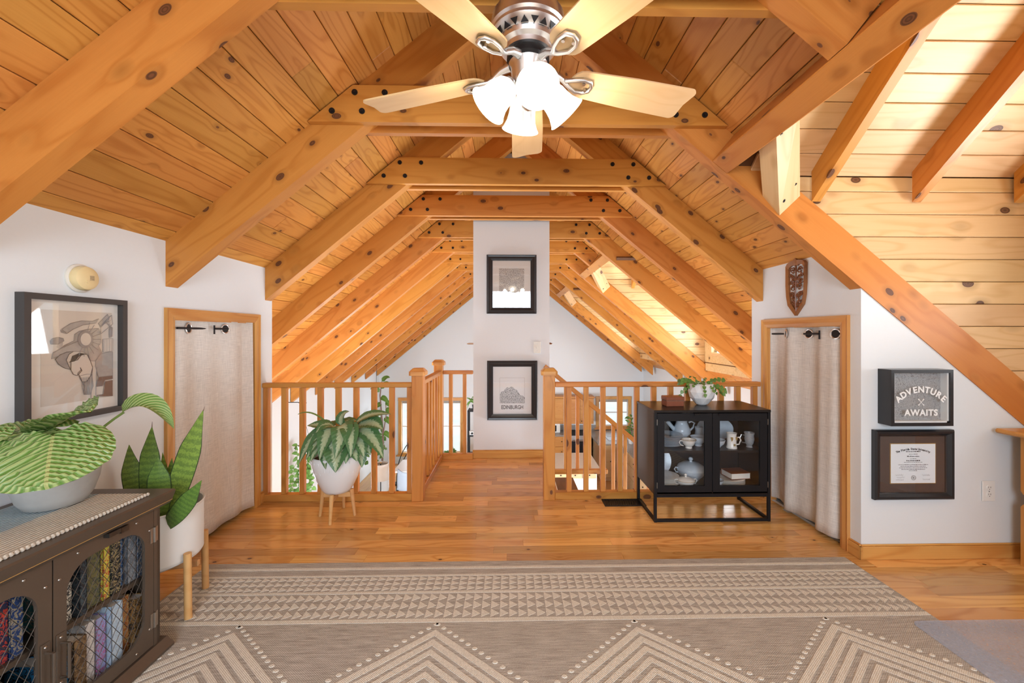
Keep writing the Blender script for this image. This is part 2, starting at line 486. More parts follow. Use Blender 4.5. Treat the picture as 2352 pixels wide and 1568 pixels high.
# ================================================================ roof geometry
RX, RZ, SL = 0.055, 3.455, 0.828
TH = math.atan(SL); CT, ST = math.cos(TH), math.sin(TH)
def cz(x): return RZ - SL * abs(x - RX)
PW = 0.131
TR = [-0.45, 0.45, 1.395, 2.345, 3.28, 4.15, 5.08, 5.97, 6.86, 7.72, 8.56, 9.46, 10.36, 11.25]   # rafter fronts; index 3 is the first full truss in view
YB, YF = -2.50, 11.45
XL, XRW = -1.92, 2.03
XE = 3.65
HDR = 1.28       # where the dormer headers interrupt the right slope
DX = 3.27        # dormer end walls
DORM = [(0.45 + 0.085, 2.345), (5.08 + 0.085, 6.86), (8.56 + 0.085, 10.36)]

# ---------------------------------------------------------------- floor
floor = ob('floor', join(bx(XL - 0.08, XRW + 0.0, YB, 3.315, -0.26, -0.010), bx(XRW, DX + 0.06, 0.40, 2.42, -0.26, -0.010),
                         bx(XRW, XRW + 0.5, YB, 0.40, -0.26, -0.010), bx(-0.77, 0.375, 3.315, 4.45, -0.26, -0.010)), M['floor'], kind='structure')
rf = random.Random(3)
def plank_row(x0, x1, y, w, name='plank'):
    x = x0 - rf.uniform(0.0, 0.5)
    first = True
    while x < x1 - 0.02:
        L = rf.choice((0.42, 0.55, 0.68, 0.82, 1.0, 1.15))
        a, b = max(x, x0), min(x + L, x1)
        if b - a > 0.05:
            b = a + round(b - a, 2) if b < x1 - 0.001 else b
            piece('plank', ((a + b) / 2, y + w / 2, -0.0055), (b - a - 0.0006, w - 0.0008, 0.011), M['floor'], floor, ch=0.0007)
        x = b if b > a else x + L
y = 3.315 - 0.086 * 12
for k in range(12):
    plank_row(XL - 0.05, XRW + 0.02, y + k * 0.086, 0.086)
for k in range(12):
    plank_row(-0.77, 0.375, 3.315 + k * 0.0872, 0.0872)
y = 2.352 - 0.086 * 14
for k in range(14):
    if k * 0.086 + y < 2.283 - 0.086 * 0.5: plank_row(1.62, DX, y + k * 0.086, 0.086)
    else: plank_row(XRW + 0.02, DX, y + k * 0.086, 0.086)
y = 2.283 - 0.086 * 10
for k in range(10):
    plank_row(XL, -1.5, y + k * 0.086, 0.086)

# ---------------------------------------------------------------- sloping plank ceiling (boards run along Y)
ceil = ob('ceiling', join(*[
    xf(cbox(5.2, YF - YB, 0.05), axes((RX + s * 2.55 * CT + s * 0.045 * ST, (YB + YF) / 2, RZ - 2.55 * ST + 0.045 * CT), (s * CT, 0, -ST), (s * ST, 0, CT))) for s in (-1,)]),
    M['groove'], kind='structure')
def roof_patch(name, x0, x1, y0, y1, parent):
    s = 1
    t0, t1 = (x0 - RX) / CT, (x1 - RX) / CT
    return ob(name, xf(cbox(t1 - t0, y1 - y0, 0.05), axes((RX + (t0 + t1) / 2 * CT + 0.045 * ST, (y0 + y1) / 2, RZ - (t0 + t1) / 2 * ST + 0.045 * CT), (CT, 0, -ST), (ST, 0, CT))), M['groove'], parent)
roof_patch('roof_deck', RX - 0.05, HDR + 0.04, YB, YF, ceil)
for a, b in ((YB, 0.5), (2.38, 5.12), (6.9, 8.6), (10.4, YF)):
    roof_patch('roof_deck', HDR + 0.04, XE + 0.1, a, b, ceil)
for a, b in ((5.12, 6.9), (8.6, 10.4)):
    roof_patch('roof_deck', DX - 0.02, XE + 0.1, a, b, ceil)
rc = random.Random(11)
def ceiling_row(s, k, spans):
    t = (k + 0.5) * PW
    cx, cz_ = RX + s * t * CT, RZ - t * ST
    for a, b in spans:
        L = b - a; cuts = [a]
        if L > 5: cuts += sorted([a + L * f for f in (rc.uniform(0.28, 0.42), rc.uniform(0.6, 0.75))])
        elif L > 3: cuts += [a + L * rc.uniform(0.35, 0.6)]
        cuts.append(b)
        for p, q in zip(cuts[:-1], cuts[1:]):
            ln = round(q - p, 1)
            piece('plank', (cx + s * 0.010 * ST, (p + q) / 2, cz_ + 0.010 * CT), (q - p - 0.001, PW - 0.0030, 0.02), M['plank'], ceil,
                  (0, 1, 0), (s * ST, 0, CT), 0.0035)
for k in range(36):
    t = (k + 0.5) * PW; xx = t * CT
    lim = XL if RX - xx > XL - 0.06 else 0
    ceiling_row(-1, k, [(YB, YF)] if RX - xx > XL - 0.10 else [(3.36, YF)])
    x = RX + xx
    if x < HDR + 0.05: ceiling_row(1, k, [(YB, YF)])
    elif x < XRW + 0.10: ceiling_row(1, k, [(YB, 0.50), (2.375, 5.13), (6.88, 8.61), (10.38, YF)])
    elif x < DX: ceiling_row(1, k, [(3.42, 5.13), (6.88, 8.61), (10.38, YF)])
    else: ceiling_row(1, k, [(3.42, YF)])

# ---------------------------------------------------------------- roof trusses
bolt_me = mesh(*join(cyl(0.0165, 0.0165, 0, 0.005, 12), xf(cyl(0.009, 0.008, 0, 0.006, 6), T(0, 0, 0.005))), M['bolt'], name='bolt')
NTH = ['', '', 'nearest timber roof truss, the one the ceiling fan hangs from', 'timber roof truss just behind the ceiling fan blades',
       'second timber roof truss beyond the ceiling fan, crossing above the newel posts', 'third timber roof truss beyond the fan, in front of the white pillar top',
       'fourth timber roof truss beyond the fan, first behind the white pillar', 'fifth timber roof truss beyond the fan, its right rafter cut at a dormer',
       'sixth timber roof truss beyond the fan, bright right rafter under dormer boards', 'seventh timber roof truss beyond the ceiling fan',
       'eighth timber roof truss beyond the ceiling fan', 'ninth timber roof truss beyond the ceiling fan', 'tenth timber roof truss beyond the ceiling fan',
       'farthest timber roof truss, against the white gable wall']
def truss(i):
    y0 = TR[i]; y1 = y0 + 0.085
    tr = thing('roof_truss', NTH[i] if NTH[i] else 'timber roof truss behind the camera', 'roof truss', (RX, y0, 2.475), 'exposed timber roof trusses')
    for s in (-1, 1):
        xe = (XL - 0.05 if s < 0 else XRW + 0.06) if y0 < 3.4 else s * (XE - 0.05)
        if i == 3 and s > 0: xe = DX - 0.02
        if s > 0 and i in (2, 7, 11): xe = HDR - 0.005
        dv = 0.2545
        poly = [(RX, cz(RX)), (xe, cz(xe)), (xe, cz(xe) - dv), (RX, cz(RX) - dv)]
        if s > 0 and i in (2, 7, 11):
            xb = HDR - 0.196 * ST + 0.0
            poly = [(RX, cz(RX)), (xe, cz(xe)), (xb, cz(xe) - 0.196 * CT), (RX, cz(RX) - dv)]
        timber('rafter', poly, y0, y1, (RX + s * 0.5, (y0 + y1) / 2, cz(RX + s * 0.5) - 0.127), (s * CT, 0, -ST), (s * ST, 0, CT), M['beam'], tr)
    zb, zt = 2.474, 2.678
    e = 0.012
    poly = [(RX - (RZ - zb) / SL + e, zb), (RX + (RZ - zb) / SL - e, zb), (RX + (RZ - zt) / SL - e, zt), (RX - (RZ - zt) / SL + e, zt)]
    for a, b in ((y0 - 0.038, y0), (y1, y1 + 0.038)):
        tie = timber('collar_tie', poly, a, b, (RX, (a + b) / 2, (zb + zt) / 2), (1, 0, 0), (0, 0, 1), M['beam'], tr)
        if a < y0:
            for s in (-1, 1):
                for dx, z in ((0.915, 2.637), (0.75, 2.637), (1.04, 2.533), (0.875, 2.533)):
                    use('bolt', bolt_me, tie, T(RX + s * dx, a, z) @ Rx(90))
for i in range(1, 14): truss(i)

# ---------------------------------------------------------------- dormers
def prism_y(poly, x0, x1):
    """polygon in (y,z) extruded along x"""
    V, F = prism(poly, 0, 1)
    return fix([(x0 + (x1 - x0) * v.y, v.x, v.z) for v in V], F)
PZ = 2.217
def dormer(n, ya, yb, xs, lab):
    ym = (ya + yb) / 2; pz = PZ
    hy = yb - ya
    rz = pz + SL * (yb + 0.025 - ym)
    cap = 'ceiling_dormer_%d' % n
    slab = []
    xin = HDR + 0.10
    for sgn in (1, -1):
        yy = yb + 0.025 if sgn > 0 else ya - 0.025
        L = abs(yy - ym) / CT
        slab.append(xf(cbox(DX - xin + 0.16, L + 0.1, 0.05), axes(((DX + xin) / 2 + 0.01, (yy + ym) / 2 + sgn * 0.045 * ST, (pz + rz) / 2 + 0.045 * CT), (1, 0, 0), (0, sgn * ST, CT))))
    cd = ob(cap, join(*slab), M['groove'], kind='structure')
    for sgn in (1, -1):
        yy = yb + 0.025 if sgn > 0 else ya - 0.025
        L = abs(yy - ym) / CT; w = 0.134; k = 0
        while k * w < L - 0.01:
            ww = min(w, L - k * w)
            d = k * w + ww / 2
            cyy, czz = yy - sgn * d * CT, pz + d * ST
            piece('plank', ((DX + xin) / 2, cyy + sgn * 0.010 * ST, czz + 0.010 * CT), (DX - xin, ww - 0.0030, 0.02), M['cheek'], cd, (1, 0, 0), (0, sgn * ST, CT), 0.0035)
            k += 1
    # inner face over the header, closing the gap between main slope and dormer roof
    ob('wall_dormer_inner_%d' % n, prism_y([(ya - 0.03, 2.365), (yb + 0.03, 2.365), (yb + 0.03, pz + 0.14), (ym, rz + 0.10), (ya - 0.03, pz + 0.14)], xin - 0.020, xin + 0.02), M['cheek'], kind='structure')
    # cheek walls of horizontal boards
    for sgn in (1, -1):
        yy = yb + 0.025 if sgn > 0 else ya - 0.025
        wl = ob('wall_dormer_cheek_%d%s' % (n, 'ab'[sgn < 0]), xf(prism([(1.35, cz(1.35) - 0.16), (DX + 0.05, cz(DX + 0.05) - 0.16), (DX + 0.05, pz + 0.06), (1.35, pz + 0.06)], 0, 0.03), T(0, yy + 0.02 if sgn > 0 else yy - 0.05, 0)), M['groove'], kind='structure')
        z = pz
        k = 0
        while z > cz(DX) - 0.05:
            zb_ = z - (0.086 if k == 0 else PW)
            zm = (z + zb_) / 2
            x0 = max(RX + (RZ - 0.16 - zm) / SL, HDR + 0.09)
            if x0 < DX - 0.05:
                yo = -0.012 * sgn if k == 0 else 0
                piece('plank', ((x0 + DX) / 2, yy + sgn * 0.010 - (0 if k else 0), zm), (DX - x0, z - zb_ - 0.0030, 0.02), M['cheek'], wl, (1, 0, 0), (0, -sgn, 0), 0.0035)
            z = zb_; k += 1
    # end wall with its window
    cxw = DX
    zs, zt = 0.98, 1.80
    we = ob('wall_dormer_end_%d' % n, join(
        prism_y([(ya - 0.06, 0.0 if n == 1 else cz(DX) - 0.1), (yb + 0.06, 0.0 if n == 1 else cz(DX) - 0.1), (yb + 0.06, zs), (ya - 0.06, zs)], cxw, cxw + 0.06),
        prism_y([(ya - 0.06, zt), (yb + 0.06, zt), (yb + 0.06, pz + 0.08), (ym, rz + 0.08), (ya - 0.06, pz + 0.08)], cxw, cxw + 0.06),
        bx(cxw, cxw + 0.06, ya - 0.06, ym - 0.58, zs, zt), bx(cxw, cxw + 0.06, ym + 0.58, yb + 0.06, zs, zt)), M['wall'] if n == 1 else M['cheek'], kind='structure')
    w = thing('window_%d' % (n + 1), None, None, (cxw, ym, zs), kind='structure')
    for a, b in (((cxw - 0.01, ym - 0.60, zs), (cxw - 0.01, ym + 0.60, zs)), ((cxw - 0.01, ym - 0.60, zt), (cxw - 0.01, ym + 0.60, zt)),
                 ((cxw - 0.01, ym - 0.60, zs), (cxw - 0.01, ym - 0.60, zt)), ((cxw - 0.01, ym + 0.60, zs), (cxw - 0.01, ym + 0.60, zt))):
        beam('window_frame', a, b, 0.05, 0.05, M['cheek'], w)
    beam('mullion', (cxw + 0.02, ym, zs), (cxw + 0.02, ym, zt), 0.035, 0.03, M['white_trim'], w)
    for q in (-1, 1):
        ob('pane', bx(cxw + 0.03, cxw + 0.034, ym + min(0, q * 0.58), ym + max(0, q * 0.58), zs, zt), M['pane'], w)
    # header beam flush with the rafters
    hd = thing('dormer_header', lab[0], 'beam', (HDR, ym, 2.3), 'beams above the dormers')
    tm = (HDR - RX) / CT + 0.0565
    beam('header', (RX + tm * CT - 0.098 * ST, ya if n > 1 else 0.5, RZ - tm * ST - 0.098 * CT), (RX + tm * CT - 0.098 * ST, yb, RZ - tm * ST - 0.098 * CT), 0.113, 0.196, M['beam'], hd, (ST, 0, CT))
    # valley stub from header to the rafter below the cheek
    vs = thing('valley_rafter', lab[1], 'rafter', (1.5, yb - 0.2, 2.1), 'short valley rafters')
    dy = yb - 2.345
    BL, BR = Vector((1.546, 2.343 + dy, 1.981)), Vector((1.665, 2.343 + dy, 2.094))
    TL_, TR_ = Vector((1.303, 2.0 + dy, 2.279)), Vector((1.42, 2.0 + dy, 2.362))
    TL_ = BL + (TL_ - BL) * 1.12; TR_ = BR + (TR_ - BR) * 1.12
    e = (BR - BL); d = (BL - TL_)
    up = e.cross(d).normalized()
    if up.z < 0: up = -up
    up *= 0.10
    Mv = axes((BL + TR_) / 2, d, up); Mi = Mv.inverted()
    V = [BL, BR, TR_, TL_, BL + up, BR + up, TR_ + up, TL_ + up]
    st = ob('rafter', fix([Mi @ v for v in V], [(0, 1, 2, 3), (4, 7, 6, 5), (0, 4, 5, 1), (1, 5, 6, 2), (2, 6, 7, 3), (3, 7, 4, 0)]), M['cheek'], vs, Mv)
    dn = -up.normalized()
    for f, g in ((0.13, 0.22), (0.2, 0.78), (0.86, 0.2), (0.8, 0.78)):
        p = BL + (TL_ - BL) * f + e * g
        use('bolt', bolt_me, st, axes(p, d, dn) @ Matrix.Scale(0.62, 4))
    # dormer rafters leaning from the cheek plate to the dormer ridge
    for q, x in enumerate(xs):
        rr = thing('dormer_rafter', lab[2][q], 'rafter', (x, yb, 2.1), 'rafters of the dormers')
        y0, z0 = yb + 0.0, pz + SL * 0.025
        y1_, z1_ = ym - 0.0, rz
        poly = [(y0, z0), (y1_, z1_), (y1_, z1_ - 0.175), (y0, z0 - 0.175)]
        Mr = axes((x + 0.025, (y0 + y1_) / 2, (z0 + z1_) / 2 - 0.09), (0, -CT, ST), (0, ST, CT)); Mi = Mr.inverted()
        V, F = prism_y(poly, x, x + 0.05)
        ob('rafter', ([Mi @ v for v in V], F), M['beam'], rr, Mr)
dormer(1, DORM[0][0], DORM[0][1], (1.735, 2.325, 2.93), (
    'long orange header beam running toward the camera beside the dormer', 'pale bolted wooden post stub under the near dormer header',
    ('first dormer rafter, dark sided with a bluish knot edge', 'second dormer rafter, in front of the bright sunlit boards', 'third dormer rafter at the right edge of the picture')))
dormer(2, DORM[1][0], DORM[1][1], (2.02, 2.62), (
    'pale lit header beam of the middle dormer, right of the white pillar', 'pale bolted stub under the middle dormer header, right of the pillar',
    ('small rafter inside the middle dormer, near its bolted stub', 'small rafter deep inside the middle dormer')))
dormer(3, DORM[2][0], DORM[2][1], (2.02,), (
    'lit header beam of the farthest dormer, at the pillar edge', 'bolted stub of the farthest dormer, at the pillar edge', ('small rafter inside the farthest dormer',)))

# ---------------------------------------------------------------- loft walls
def wall_with_door(name, x0, x1, ya, yb, d0, d1, dh, ztop):
    return ob(name, join(bx(x0, x1, ya, d0, 0, ztop), bx(x0, x1, d1, yb, 0, ztop), bx(x0, x1, d0, d1, dh, ztop)), M['wall'], kind='structure')
wall_with_door('wall_left', XL - 0.06, XL, YB, 3.375, 2.396, 3.130, 1.385, 1.84)
wall_with_door('wall_right', XRW, XRW + 0.06, 2.43, 3.435, 2.486, 3.212, 1.355, 1.84)
ob('wall_right_rear', bx(XRW, XRW + 0.06, YB, 0.51, 0, 1.84), M['wall'], kind='structure')
ob('wall_bay', prism([(XRW, 0), (DX + 0.03, 0), (DX + 0.03, cz(DX + 0.03) - 0.20), (XRW, cz(XRW) - 0.20)], 2.352, 2.43), M['wall'], kind='structure')
ob('wall_bay_rear', prism([(XRW, 0), (DX + 0.03, 0), (DX + 0.03, cz(DX + 0.03) - 0.03), (XRW, cz(XRW) - 0.03)], 0.45, 0.51), M['wall'], kind='structure')
# closed closets behind the curtains
ob('wall_closet_left', join(bx(XL - 0.62, XL - 0.6, 2.2, 3.375, 0, 1.3), bx(XL - 0.6, XL - 0.06, 3.355, 3.375, -0.26, 1.6), bx(XL - 0.6, XL - 0.06, 2.2, 2.22, 0, 1.6), bx(XL - 0.6, XL - 0.06, 2.2, 3.375, -0.26, -0.01)), M['wall'], kind='structure')
ob('wall_closet_right', join(bx(XRW + 0.6, XRW + 0.62, 2.43, 3.435, 0, 1.3), bx(XRW + 0.06, XRW + 0.6, 3.415, 3.435, -0.26, 1.6), bx(XRW + 0.06, XRW + 0.6, 2.43, 3.435, -0.26, -0.01)), M['wall'], kind='structure')
# gable wall behind the camera with two tall windows
ob('wall_rear', join(prism([(XL - 0.06, 0), (XRW + 0.06, 0), (XRW + 0.06, 0.6), (XL - 0.06, 0.6)], YB - 0.06, YB),
                     prism([(XL - 0.06, 2.45), (XRW + 0.06, 2.45), (XRW + 0.06, 2.5), (RX, RZ + 0.05), (XL - 0.06, 2.5)], YB - 0.06, YB),
                     bx(XL - 0.06, -1.08, YB - 0.06, YB, 0.6, 2.45), bx(1.18, XRW + 0.06, YB - 0.06, YB, 0.6, 2.45)), M['wall'], kind='structure')
w1 = thing('window_1', None, None, (0.05, YB, 0.6), kind='structure')
for x in (-1.06, 0.05, 1.16): beam('window_frame', (x, YB - 0.02, 0.6), (x, YB - 0.02, 2.45), 0.06, 0.06, M['white_trim'], w1)
for z in (0.62, 1.65, 2.43): beam('window_frame', (-1.08, YB - 0.02, z), (1.18, YB - 0.02, z), 0.05, 0.05, M['white_trim'], w1)
for x0, x1 in ((-1.04, 0.03), (0.07, 1.14)): ob('pane', bx(x0, x1, YB - 0.03, YB - 0.026, 0.64, 2.41), M['pane'], w1)

# white chimney chase
ob('wall_pillar', join(bx(-0.388, 0.413, 4.352, 5.02, -2.27, 3.10), bx(-0.30, 0.41, 4.352, 5.02, 3.05, 3.2)), M['wall'], kind='structure')
# storey below
def side_wall(name, n, x0, x1, zt):
    ob(name, join(bx(x0, x1, 5.95, YF, -2.27, zt), bx(x0, x1, 2.6, 3.25, -2.27, zt), bx(x0, x1, 3.25, 5.95, -2.27, -1.9), bx(x0, x1, 3.25, 5.95, -0.5, zt)), M['wall'], kind='structure')
    w = thing('window_%d' % n, None, None, (x0, 4.6, -1.9), kind='structure')  # added window, out of view, so the fill light can reach the lower floor
    for y in (3.25, 4.6, 5.95): beam('window_frame', ((x0 + x1) / 2, y, -1.9), ((x0 + x1) / 2, y, -0.5), 0.06, 0.06, M['trim'], w)
    for z in (-1.9, -0.5): beam('window_frame', ((x0 + x1) / 2, 3.25, z), ((x0 + x1) / 2, 5.95, z), 0.06, 0.06, M['trim'], w)
    ob('pane', bx((x0 + x1) / 2, (x0 + x1) / 2 + 0.004, 3.25, 5.95, -1.9, -0.5), M['pane'], w)
side_wall('wall_lower_left', 7, -XE - 0.06, -XE + 0.04, 0.45)
side_wall('wall_lower_right', 8, XE + 0.06, XE + 0.16, 0.52)
ob('wall_lower_near', bx(-XE, XE + 0.1, 2.5, 2.6, -2.27, -0.26), M['wall'], kind='structure')
fl = ob('floor_lower', bx(-XE, XE + 0.1, 2.5, YF, -2.37, -2.272), M['floor_lower'], kind='structure')
for k in range(42):
    x = -XE + 0.06 + k * 0.09
    if x < 0.35:
        a = 7.4 + (k * 37 % 11) * 0.12
        piece('plank', (x + 0.045, (a + YF) / 2, -2.267), (YF - a, 0.0885, 0.010), M['floor_lower'], fl, (0, 1, 0), ch=0.001)
        piece('plank', (x + 0.045, (4.6 + a) / 2, -2.267), (a - 4.6 - 0.001, 0.0885, 0.010), M['floor_lower'], fl, (0, 1, 0), ch=0.001)
# far gable wall, with openings for the two windows
def far_wall():
    wx = [(-3.0, -1.36, -1.98, -0.51), (2.45, 3.29, -1.27, -0.49)]
    parts = [prism([(-XE, -0.49), (XE + 0.1, -0.49), (XE + 0.1, cz(XE) + 0.02), (RX, RZ + 0.03), (-XE, cz(-XE) + 0.02)], YF, YF + 0.1)]
    parts += [bx(-XE, -3.0, YF, YF + 0.1, -2.27, -0.49), bx(-1.36, 2.45, YF, YF + 0.1, -2.27, -0.49), bx(3.29, XE + 0.1, YF, YF + 0.1, -2.27, -0.49),
              bx(-3.0, -1.36, YF, YF + 0.1, -2.27, -1.98), bx(-3.0, -1.36, YF, YF + 0.1, -0.51, -0.49), bx(2.45, 3.29, YF, YF + 0.1, -2.27, -1.27)]
    ob('wall_far', join(*parts), M['wall'], kind='structure')
far_wall()
def far_window(n, x0, x1, z0, z1, units):
    w = thing('window_%d' % n, None, None, ((x0 + x1) / 2, YF, z0), kind='structure')
    for p, q in (((x0 - 0.08, z0 - 0.02), (x1 + 0.08, z0 - 0.02)), ((x0 - 0.08, z1 + 0.02), (x1 + 0.08, z1 + 0.02)), ((x0 - 0.03, z0), (x0 - 0.03, z1)), ((x1 + 0.03, z0), (x1 + 0.03, z1))):
        beam('window_frame', (p[0], YF - 0.015, p[1]), (q[0], YF - 0.015, q[1]), 0.04, 0.085, M['trim'], w, (0, 0, 1) if p[1] == q[1] else (1, 0, 0))
    beam('window_sill', (x0 - 0.12, YF - 0.04, z0 - 0.05), (x1 + 0.12, YF - 0.04, z0 - 0.05), 0.09, 0.03, M['trim'], w)
    st = (x1 - x0) / units
    for u in range(units):
        a, b = x0 + u * st, x0 + (u + 1) * st
        if u: beam('mullion', (a, YF - 0.01, z0), (a, YF - 0.01, z1), 0.16, 0.05, M['trim'], w, (0, 1, 0))
        for z in (z0 + 0.03, (z0 + z1) / 2, z1 - 0.03):
            beam('sash_rail', (a + 0.02, YF + 0.05, z), (b - 0.02, YF + 0.05, z), 0.03, 0.04, M['white_trim'], w)
        for x in (a + 0.10 if u else a + 0.02, b - 0.02 if u == units - 1 else b - 0.10):
            beam('sash_stile', (x, YF + 0.05, z0), (x, YF + 0.05, z1), 0.03, 0.035, M['white_trim'], w)
        ob('blind', bx(a + 0.03, b - 0.03, YF + 0.015, YF + 0.035, z1 - 0.10, z1 - 0.005), M['ink_light'], w)
        ob('pane', bx(a, b, YF + 0.055, YF + 0.058, z0, z1), M['pane'], w)
far_window(5, -3.0, -1.36, -1.98, -0.51, 2)
far_window(6, 2.45, 3.29, -1.27, -0.49, 1)
ob('snowy_yard', bx(-30, 30, -30, 60, -4.6, -4.4), M['outside'], kind='structure')

# ---------------------------------------------------------------- skirting and casings
def skirting(name, p0, p1, out, parent=None, h=0.086):
    p0, p1, out = Vector(p0), Vector(p1), Vector(out)
    b = thing(name, None, None, p0, kind='structure')
    mid = (p0 + p1) / 2
    d = (p1 - p0)
    piece('board', mid + out * 0.008 + Vector((0, 0, h * 0.44)), (d.length, 0.016, h * 0.88), M['trim'], b, d, (0, 0, 1), 0.003)
    piece('cap', mid + out * 0.005 + Vector((0, 0, h * 0.94)), (d.length, 0.010, h * 0.12), M['trim'], b, d, (0, 0, 1), 0.003)
skirting('baseboard_left', (XL, YB, 0), (XL, 2.33, 0), (1, 0, 0))
skirting('baseboard_left_end', (XL, 3.205, 0), (XL, 3.25, 0), (1, 0, 0))
skirting('baseboard_right', (XRW, 2.336, 0), (XRW, 2.431, 0), (-1, 0, 0))
skirting('baseboard_bay', (XRW - 0.016, 2.352, 0), (DX, 2.352, 0), (0, -1, 0))
skirting('baseboard_pillar', (-0.395, 4.352, 0), (0.38, 4.352, 0), (0, -1, 0))
def casing(name, x, out, y0, y1, zt, w=0.062, yo0=None, yo1=None):
    """trim around an opening whose clear edges are y0..y1 and zt; out = +1/-1 direction into the room"""
    c = thing(name, None, None, (x, (y0 + y1) / 2, 0), kind='structure')
    prof = [(0.0, 0.012), (0.35, 0.018), (0.75, 0.014), (1.0, 0.020)]
    for (a, b, nm) in (((y0, 0), (y0, zt), 'jamb_casing'), ((y1, 0), (y1, zt), 'jamb_casing'), ((y0, zt), (y1, zt), 'head_casing')):
        V, F = [], []
        side = -1 if a[0] == y0 and nm == 'jamb_casing' else 1
        for s, t in [(0, 0)] + [(q[0], q[1]) for q in prof] + [(1, 0)]:
            for e in (0, 1):
                if nm == 'jamb_casing': V.append((t, a[0] + side * s * w, 0 if e == 0 else zt + s * w))
                else: V.append((t, (y0 - s * w) if e == 0 else (y1 + s * w), zt + s * w))
        m = len(prof) + 2
        F = [[2 * i, 2 * i + 1, 2 * ((i + 1) % m) + 1, 2 * ((i + 1) % m)] for i in range(m)] + [[2 * i for i in range(m)], [2 * i + 1 for i in range(m)][::-1]]
        V = [Vector((x + out * p[0], p[1], p[2])) for p in V]
        # grain along the piece
        ax = (0, 0, 1) if nm == 'jamb_casing' else (0, 1, 0)
        Mx = axes(V[0], ax, (out, 0, 0)); Mi = Mx.inverted()
        ob(nm, fix([Mi @ v for v in V], F), M['trim'], c, Mx)
    # jamb liners in the wall thickness
    for a in (y0, y1):
        beam('jamb', (x - out * 0.03, a, 0), (x - out * 0.03, a, zt), 0.012, 0.066, M['trim'], c, (out, 0, 0), 0.001)
    beam('jamb', (x - out * 0.03, y0, zt), (x - out * 0.03, y1, zt), 0.066, 0.012, M['trim'], c, (0, 0, 1), 0.001)
casing('door_1', XL, 1, 2.396, 3.130, 1.385)
casing('door_2', XRW, -1, 2.490, 3.212, 1.352)

# ================================================================ loft railing
rail = thing('loft_railing', 'orange pine loft railing with square balusters and capped newel posts', 'railing', (-0.3, 3.27, 0))
bal_me = {}
def post_me(h, w, mat, ch=0.003):
    return cmesh(h, w, w, ch, mat)
UPX = lambda p: axes(p, (0, 0, 1), (0, -1, 0))
def newel(x, y, h=0.99):
    p = use('newel_post', post_me(h, 0.089, M['rail'], 0.004), rail, UPX((x, y, h / 2)))
    a = 0.0635
    prof = []
    V, F = [], []
    rings = [(a, 0.0), (a, 0.030), (a * 0.62, 0.055)]
    for r, z in rings:
        for sx, sy in ((1, 1), (-1, 1), (-1, -1), (1, -1)):
            c = r * 0.26
            for q in ((0, 1) if sx * sy > 0 else (1, 0)):
                V.append((sx * (r - (c if q else 0)), sy * (r - (0 if q else c)), z))
    n = 8
    for j in range(len(rings) - 1):
        for i in range(n): F.append([j * n + i, j * n + (i + 1) % n, (j + 1) * n + (i + 1) % n, (j + 1) * n + i])
    F.append(list(range(n))[::-1]); F.append([2 * n + i for i in range(n)])
    ob('cap', fix(V, F), M['trim'], p, T(x, y, h - 0.012))
newel(-0.722, 3.268); newel(0.3065, 3.272); newel(-0.745, 4.33)
def run(p0, p1, ys=None, z0=0.0, top=0.92):
    p0, p1 = Vector(p0), Vector(p1)
    d = p1 - p0
    beam('top_rail', p0 + Vector((0, 0, top - 0.018)), p1 + Vector((0, 0, top - 0.018)), 0.062, 0.037, M['rail'], rail, ch=0.005)
    beam('bottom_rail', p0 + Vector((0, 0, 0.028)), p1 + Vector((0, 0, 0.028)), 0.062, 0.056, M['rail'], rail, ch=0.004)
    for q in ys:
        use('baluster', post_me(top - 0.037 - 0.056, 0.038, M['rail'], 0.002), rail, UPX(p0 + d * q + Vector((0, 0, (top - 0.037 + 0.056) / 2))))
xs = [-1.90 + 0.1388 * k for k in range(9)]
run((-1.922, 3.27, 0), (-0.766, 3.27, 0), [(x + 1.922) / 1.156 for x in xs[0:]])
run((0.351, 3.27, 0), (1.99, 3.27, 0), [(0.465 + 0.135 * k - 0.351) / 1.639 for k in range(12) if 0.465 + 0.135 * k < 1.98])
run((-0.735, 3.312, 0), (-0.735, 4.29, 0), [(k + 0.6) / 7.1 for k in range(7)])
run((-0.70, 4.33, 0), (-0.388, 4.33, 0), [0.26, 0.72])

# ---------------------------------------------------------------- staircase going down to the right behind the railing
st = thing('staircase', 'wooden staircase with sloping handrail going down behind the railing', 'stairs', (0.8, 3.9, -2.27))
sl = 0.83
for k in range(11):
    x = 0.39 + k * 0.232; z = -0.195 * (k + 1)
    piece('tread', (x + 0.13, 3.88, z - 0.015), (0.86, 0.27, 0.03), M['dark_tread'], st, (0, 1, 0), ch=0.004)
    piece('riser', (x + 0.008, 3.88, z + 0.0825), (0.84, 0.016, 0.165), M['white_trim'], st, (0, 1, 0), (0, 0, 1), ch=0.001)
for yy in (3.43, 4.33):
    beam('stringer', (0.40, yy, -0.30), (2.80, yy, -0.30 - 2.4 * 0.84), 0.035, 0.24, M['rail'], st)
beam('handrail', (0.36, 4.33, 0.965), (2.35, 4.33, 0.965 - 1.99 * sl), 0.055, 0.045, M['rail'], st)
beam('curb', (0.39, 4.33, -0.14), (1.02, 4.33, -0.14), 0.05, 0.045, M['rail'], st)
for k in range(13):
    x = 0.58 + k * 0.1255
    zt = 0.965 - (x - 0.36) * sl - 0.02
    zb = -0.12 if x < 1.0 else -0.20 - (x - 0.40) * 0.84
    beam('baluster', (x, 4.33, zb), (x, 4.33, zt), 0.034, 0.034, M['rail'], st, ch=0.002)
